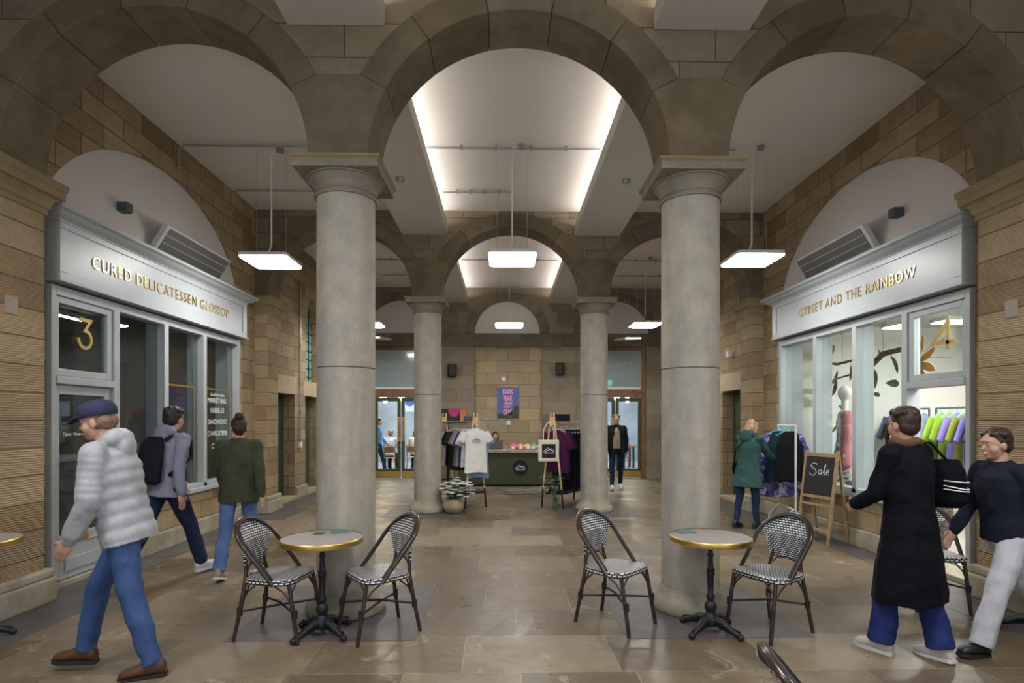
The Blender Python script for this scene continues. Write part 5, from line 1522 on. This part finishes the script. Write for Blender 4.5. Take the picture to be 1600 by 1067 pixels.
stroke([(ox+.165, oz+.06), (ox+.135, oz+.065), (ox+.115, oz+.03), (ox+.13, oz+.0), (ox+.16, oz+.02), (ox+.165, oz+.06), (ox+.165, oz+.0), (ox+.185, oz-.005)])
stroke([(ox+.19, oz+.02), (ox+.215, oz+.10), (ox+.22, oz+.14), (ox+.205, oz+.12), (ox+.205, oz+.02), (ox+.22, oz-.005)])
stroke([(ox+.235, oz+.03), (ox+.27, oz+.04), (ox+.275, oz+.065), (ox+.25, oz+.07), (ox+.235, oz+.03), (ox+.25, oz-.0), (ox+.28, oz+.01)])
b.xf(M_); b.done('chalk_writing', M_whitep, cb)

# ------------------------------------------------------------------ boutique interior
for (y0, y1, nm_) in ((1.2, 3.48, 'near'), (3.62, 4.45, 'far')):
    t = thing('shop_rail', 'dark metal clothes rail inside boutique 4, %s one' % nm_, 'clothes rail', (6.4, 0, .06))
    for y in (y0, y1):
        b = B(); b.tube([(0, y, 0), (0, y, 1.76)], .016, 6); b.done('upright', M_greyp, t)
        b = B(); b.box(-.22, .22, y-.015, y+.015, 0, .03); b.done('foot', M_greyp, t)
    b = B(); b.tube([(0, y0, 1.76), (0, y1, 1.76)], .016, 6); b.done('hanging_rail', M_greyp, t)
cc2 = [((.18, .30, .03), 'lime green'), ((.20, .33, .03), 'bright lime'), ((.20, .18, .50), 'lavender'), ((.22, .24, .04), 'olive yellow'), ((.17, .16, .45), 'violet'), ((.05, .05, .06), 'charcoal'), ((.20, .25, .20), 'sage'), ((.06, .06, .10), 'dark navy')]
for i in range(10):
    y = 3.38 - i*.15; c_, nm_ = cc2[i % len(cc2)]
    garment('clothing', 'hanging_garment', '%s garment on the near rail in boutique 4%s' % (nm_, '' if i < 8 else ', far right along it'), (6.4, y, 1.74), .25, fab('cl_'+nm_.replace(' ', '_'), c_), M_aqua, 'colourful clothes in boutique 4', seed=70+i, length=.75+.2*(i % 3), sleeve=.35, thick=.03, w=.22)
cc3 = [((.20, .26, .36), 'denim blue'), ((.02, .02, .03), 'black'), ((.62, .56, .42), 'cream'), ((.012, .012, .014), 'jet black'), ((.05, .06, .12), 'midnight')]
for i in range(5):
    y = 4.38 - i*.16; c_, nm_ = cc3[4-i]
    garment('clothing', 'hanging_garment', '%s garment on the far rail in boutique 4' % nm_, (6.4, y, 1.74), .25, fab('cl_'+nm_.replace(' ', '_'), c_), M_aqua, 'garments on the far boutique rail', seed=90+i, length=.8, sleeve=.35, thick=.03, w=.22)
# branch with paper leaves and flower hung in the window
t = thing('hanging_branch', 'brown branch with green paper leaves hung on two threads in the window of shop 4', 'decoration', (0, 0, 0))
Xb = 5.35
b = B(); b.tube([(Xb, 4.6, 2.62), (Xb, 4.25, 2.56), (Xb, 3.88, 2.58), (Xb, 3.60, 2.50), (Xb, 3.44, 2.42), (Xb, 3.28, 2.52), (Xb, 3.13, 2.60), (Xb, 2.73, 2.62), (Xb, 2.55, 2.60)], [.018, .022, .022, .026, .035, .040, .042, .035, .028], 8)
b.tube([(Xb, 3.18, 2.57), (Xb, 3.24, 2.68)], [.02, .006], 6); b.tube([(Xb, 4.5, 2.28), (Xb, 4.2, 2.33), (Xb, 3.9, 2.36), (Xb, 3.7, 2.44)], [.01, .014, .016, .014], 6)
b.done('branch', plain('branch_brown', (.13, .085, .05), .8, var=.4, scale=20), t, smooth=True)
for y, z0, z1 in ((4.118, 2.58, 3.14), (3.128, 2.62, 3.10)):
    b = B(); b.tube([(Xb, y, z0), (Xb, y, 3.25)], .003, 4); th_ = b.done('thread', M_black, t)
    b = B()
    for k_ in range(8):
        a = k_*PI/4+.3; b.tube([(Xb, y, z1), (Xb, y+.06*math.cos(a), z1+.05*math.sin(a)+.03), (Xb, y+.11*math.cos(a), z1+.10*math.sin(a)-.02)], .005, 4)
    b.done('bow', M_black, th_)
M_leafd = plain('paper_leaf', (.10, .14, .05), .6, var=.3)
for (y0, z0, y1, z1, w_) in ((3.384, 2.42, 3.22, 2.10, .10), (3.02, 2.57, 2.72, 2.28, .08), (3.13, 2.18, 2.68, 2.14, .11), (3.44, 2.04, 3.12, 2.0, .07), (4.5, 2.22, 4.1, 2.45, .07), (4.50, 2.02, 4.12, 2.34, .12), (4.28, 1.88, 3.95, 1.80, .09), (3.95, 2.52, 3.85, 2.25, .08), (4.5, 1.42, 4.2, 1.56, .05)):
    b = B(); leaf(b, Vector((Xb+.03, y0, z0)), Vector((0, y1-y0, z1-z0)), Vector((1, 0, 0)), math.hypot(y1-y0, z1-z0), w_*1.0, .006); b.done('leaf', M_leafd, t)
t = thing('paper_flower', 'large orange-petalled flower hanging behind the number 4 pane', 'decoration', (0, 0, 0))
M_or = plain('orange_petal', (.66, .30, .03), .6, var=.15)
for (y1, z1, w_) in ((2.22, 2.74, .085), (1.98, 2.55, .09), (1.96, 2.27, .11), (2.14, 2.10, .09)):
    b = B(); leaf(b, Vector((Xb+.02, 2.55, 2.40)), Vector((0, y1-2.55, z1-2.4)), Vector((1, 0, 0)), math.hypot(y1-2.55, z1-2.4), w_, .008); b.done('petal', M_or, t)
b = B()
for (y1, z1) in ((2.0, 2.66), (1.86, 2.40), (2.02, 2.20)): b.tube([(Xb, 2.5, 2.42), (Xb, (2.5+y1)/2, (2.42+z1)/2+.04), (Xb, y1, z1)], .004, 4)
b.done('stamen', plain('stamen', (.35, .30, .22), .6), t, split=True)
b = B(); leaf(b, Vector((Xb, 4.62, 2.76)), Vector((0, -1, .15)), Vector((1, 0, 0)), .52, .15, .008); c = b.done('paper_petal', M_or); tag(c, 'single orange petal hanging high in the far window of shop 4', 'decoration')
# mannequin
t = thing('mannequin', 'white mannequin in a pink cardigan and patterned dress in the window of shop 4', 'mannequin', (5.15, 3.72, .06), 1.2)
M_man = plain('mannequin_white', (.68, .64, .58), .4)
b = B(); b.ball((0, 0, 2.0), .085, .10, .12, 20, 12); seg(b, (0, 0, 1.72), (0, 0, 1.92), .055, .05)
oval(b, [(-.05, .15, .10, 0), (.0, .16, .11, 0), (.12, .13, .09, 0), (.3, .16, .10, 0), (.44, .16, .09, 0), (.50, .08, .06, 0)], (Vector((0, 0, 1.22)), Vector((1,0,0)), Vector((0,1,0)), Vector((0,0,1))))
for s in (-1, 1): seg(b, (s*.18, 0, 1.64), (s*.25, 0, 1.36), .045, .036); seg(b, (s*.25, 0, 1.36), (s*.26, .05, 1.12), .036, .028); seg(b, (s*.26, .05, 1.12), (s*.26, .06, 1.02), .03, .018); seg(b, (s*.08, 0, 1.15), (s*.09, 0, .12), .08, .04)
remesh(b, .012, 2).done('body', M_man, t, smooth=True, sharp=180)
b = B(); b.lathe([(.19, 0), (.19, .02), (.02, .03)], 24); b.done('stand', M_chrome, t)
b = B(); b.rings([[Vector((w_*math.cos(2*PI*i/32)*(1+f*math.sin(6*2*PI*i/32)), d_*math.sin(2*PI*i/32)*(1+f*math.sin(6*2*PI*i/32)), z)) for i in range(32)] for z, w_, d_, f in ((.35, .27, .24, .12), (.7, .23, .2, .08), (1.1, .185, .14, .03), (1.3, .15, .11, 0), (1.55, .18, .12, 0), (1.70, .12, .09, 0))])
def pattern():
    t_ = new_mat('dress_pattern'); uv = t_.node('ShaderNodeTexCoord').outputs['Object']; n = t_.noise(uv, 11, 3, .6)
    t_.link(t_.ramp(n.outputs[0], [(.40, (.08, .14, .14)), (.46, (.60, .60, .58)), (.56, (.6, .6, .6)), (.60, (.40, .12, .16)), (.68, (.12, .12, .2))]), t_.bsdf.inputs['Base Color']); return t_.m
b.done('dress', pattern(), t, smooth=True)
b = B()
for s in (-1, 1):
    seg(b, (s*.17, 0, 1.65), (s*.25, 0, 1.36), .068, .058); seg(b, (s*.25, 0, 1.36), (s*.265, .05, 1.12), .058, .048); seg(b, (s*.15, .0, 1.66), (s*.20, .02, .92), .075, .08)
remesh(b, .014, 3).done('cardigan', fab('pink_cardigan', (.52, .20, .22), .15), t, smooth=True, sharp=180)
# baskets / folded goods in window
for x, y, z, lab in ((5.0, 2.95, .06, 'dark wicker basket low in the middle window of shop 4'), (5.15, 2.0, .06, 'dark wicker basket low in the near window of shop 4')):
    t = thing('wicker_basket', lab, 'basket', (x, y, z)); b = B(); b.lathe([(.20, 0), (.24, .3), (.26, .70), (.24, .70), (.22, .3), (.0, .05)], 24); b.done('basket_wall', masonry('wicker', [(.05, .05, .05), (.25, .22, .18)], .05, .02, msize=.004, bump=.8), t)
    b = B()
    for k_ in range(6): b.ball((.12*math.cos(k_), .12*math.sin(k_), .66), .1, .1, .07, 10, 6)
    b.done('folded_cloth', plain('dark_cloth', (.06, .06, .06), .8, var=.5), t, smooth=True, split=True)
# deli interior
t = thing('deli_counter', 'dark serving counter inside delicatessen 3 behind the glass', 'counter', (-6.6, 2.4, .06))
b = B(); b.box(-.3, .3, -1.6, 1.6, 0, 1.0); b.done('counter_body', plain('deli_counter_grey', (.10, .105, .11), .5), t)
b = B(); b.box(-.35, .35, -1.65, 1.65, 1.0, 1.05); b.done('worktop', M_tabletop, t, bevel=.005)

# ------------------------------------------------------------------ market hall beyond the doors
for x, y in ((-4.0, 13.2), (-2.6, 14.5), (-3.3, 12.6), (2.5, 13.5), (3.4, 12.7), (4.2, 14.8), (-4.4, 15.5), (0, 14.0)):
    t = thing('bulb_pendant', 'glowing bulb lamp in the market hall %s' % {(-4.0, 13.2): 'seen through the left door leaf', (-2.6, 14.5): 'seen through the right leaf of the left doors', (-3.3, 12.6): 'nearest behind the left doors', (2.5, 13.5): 'above the walking man', (3.4, 12.7): 'nearest behind the right doors', (4.2, 14.8): 'deep behind the right doors', (-4.4, 15.5): 'deepest on the left', (0, 14.0): 'in its middle'}[(x, y)], 'light', (x, y, 2.35), 0, 'bulb lamps in the market hall')
    b = B(); b.ball((0, 0, 0), .09, .09, .11, 12, 8); b.done('bulb', M_bulb, t, smooth=True)
    b = B(); b.tube([(0, 0, .1), (0, 0, 1.84)], .006, 5); b.done('cable', M_black, t)
b = B(); b.box(-1.4, 1.4, -1.4, 1.4, -.01, .0)
for x in (-3.2, 3.2):
    t = thing('ceiling_panel', 'broad white ceiling panel light in the market hall on the %s' % ('left' if x < 0 else 'right'), 'light', (x, 13.6, 4.12))
    b2 = B(); b2.box(-1.3, 1.3, -1.3, 1.3, 0, .06); b2.done('housing', M_whitep, t)
    b2 = B(); b2.box(-1.25, 1.25, -1.25, 1.25, -.01, 0); b2.done('diffuser', emis('hall_panel', (.85, .93, 1), 5), t)
b.bm.free()
M_red = plain('red_metal', (.35, .03, .03), .4)
def stool():
    t = thing('hall_chair', 'x', 'chair', (0, 0, 0))
    b = B(); b.box(-.2, .2, -.2, .2, .44, .47); b.done('seat', M_pine, t)
    for x in (-.17, .17):
        for y in (-.17, .17):
            b = B(); b.tube([(x*1.15, y*1.15, 0), (x, y, .44)], .014, 5); b.done('leg', M_red, t)
    b = B(); b.tube([(-.18, -.19, .45), (-.18, -.24, .85), (.18, -.24, .85), (.18, -.19, .45)], .014, 6); b.done('back_frame', M_red, t)
    b = B(); b.box(-.16, .16, -.245, -.225, .62, .80); b.done('backrest', M_wood, t)
    return t
s0 = stool()
for i, (x, y, a, lab) in enumerate(((-3.75, 13.0, .2, 'red-legged chair behind the left door leaf'), (-3.0, 13.3, -.2, 'red-legged chair behind the middle of the left doors'), (-2.5, 13.0, .1, 'red-legged chair behind the right leaf of the left doors'), (3.7, 13.6, 2.0, 'red-legged chair behind the right doors'))):
    o = s0 if i == 0 else copy_tree(s0); o.location = (x, y, .0); o.rotation_euler = (0, 0, a); o['label'] = lab; o['group'] = 'chairs in the market hall'
for x, y in ((-3.3, 14.35), (3.5, 14.6)):
    t = thing('hall_table', 'wooden table in the market hall %s' % ('on the left' if x < 0 else 'on the right'), 'table', (x, y, 0)); b = B(); b.box(-.9, .9, -.35, .35, .72, .76); b.done('tabletop', M_wood, t)
    for sx in (-.8, .8):
        for sy in (-.28, .28): b = B(); b.box(sx-.03, sx+.03, sy-.03, sy+.03, 0, .72); b.done('leg', M_black, t)
sit = dict(lean=.2, head=(0, .3), legR=(1.45, 1.45, 0), legL=(1.45, 1.45, 0), armR=(.6, .15, .9), armL=(.6, .15, .9), seated=.56)
person('seated person in a pale shirt with their back to the left doors', (-3.75, 13.0, 0), (.1, 1), 1.7, sit, top=dict(mat=fab('pale_shirt', (.5, .52, .5), .2), hem=-.06), legs=(blackf, 1, 1), shoe=(blackf, rubber_d), hair=(greyh, 'short'), vox=.016)
person('seated person in a cream top with their back to the doors, middle of the group', (-2.95, 13.3, 0), (-.2, 1), 1.7, sit, top=dict(mat=fab('cream_top', (.55, .53, .42), .2), hem=-.06), legs=(blackf, 1, 1), shoe=(blackf, rubber_d), hair=(darkh, 'bob'), vox=.016)
person('seated person in a light green top seen through the right leaf of the left doors', (-2.5, 13.0, 0), (.1, 1), 1.7, sit, top=dict(mat=fab('mint_top', (.40, .48, .40), .2), hem=-.06), legs=(blackf, 1, 1), shoe=(blackf, rubber_d), hair=(brownh, 'short'), vox=.016)
person('standing person in a blue shirt at the left edge of the left doors', (-3.95, 12.3, 0), (1, .3), 1.75, dict(lean=0), top=dict(mat=fab('blue_shirt', (.12, .25, .50), .1), hem=-.12), legs=(dkjean, 1, 1), shoe=(blackf, rubber_d), hair=(darkh, 'short'), vox=.016)
person('dark-haired woman in a pale blue top seen through the right doors', (3.65, 13.2, 0), (-.3, -1), 1.68, sit, top=dict(mat=fab('pale_blue_top', (.35, .50, .60), .1), hem=-.06), legs=(dkjean, 1, 1), shoe=(blackf, rubber_d), hair=(darkh, 'long'), vox=.016)
for x in (-3.45, -2.55):
    t = thing('notice', 'blue round notice on the far market hall wall %s' % ('left' if x < -3 else 'right'), 'sign', (x*1.1, 17.17, 2.3)); b = B(); b.box(-.22, .22, 0, .02, -.35, .3); b.done('card', plain('notice_white', (.5, .55, .62), .5), t)
    b = B(); b.lathe([(.19, 0), (.19, .01), (0, .011)], 24); b.xf(on_wall(0, 0, 0, .05)); b.done('disc', plain('notice_blue', (.04, .08, .35), .5), t)
# exit sign reflected green by the right doors
t = thing('exit_sign', 'green lit exit sign hanging just behind the right transom glass', 'sign', (2.85, YB+.55, 2.72))
b = B(); b.box(-.17, .17, -.02, .02, -.09, .09); b.done('housing', M_whitep, t)
b = B(); b.box(-.16, .16, -.024, -.0201, -.08, .08); b.done('face', emis('exit_green', (.15, .8, .55), 3), t)
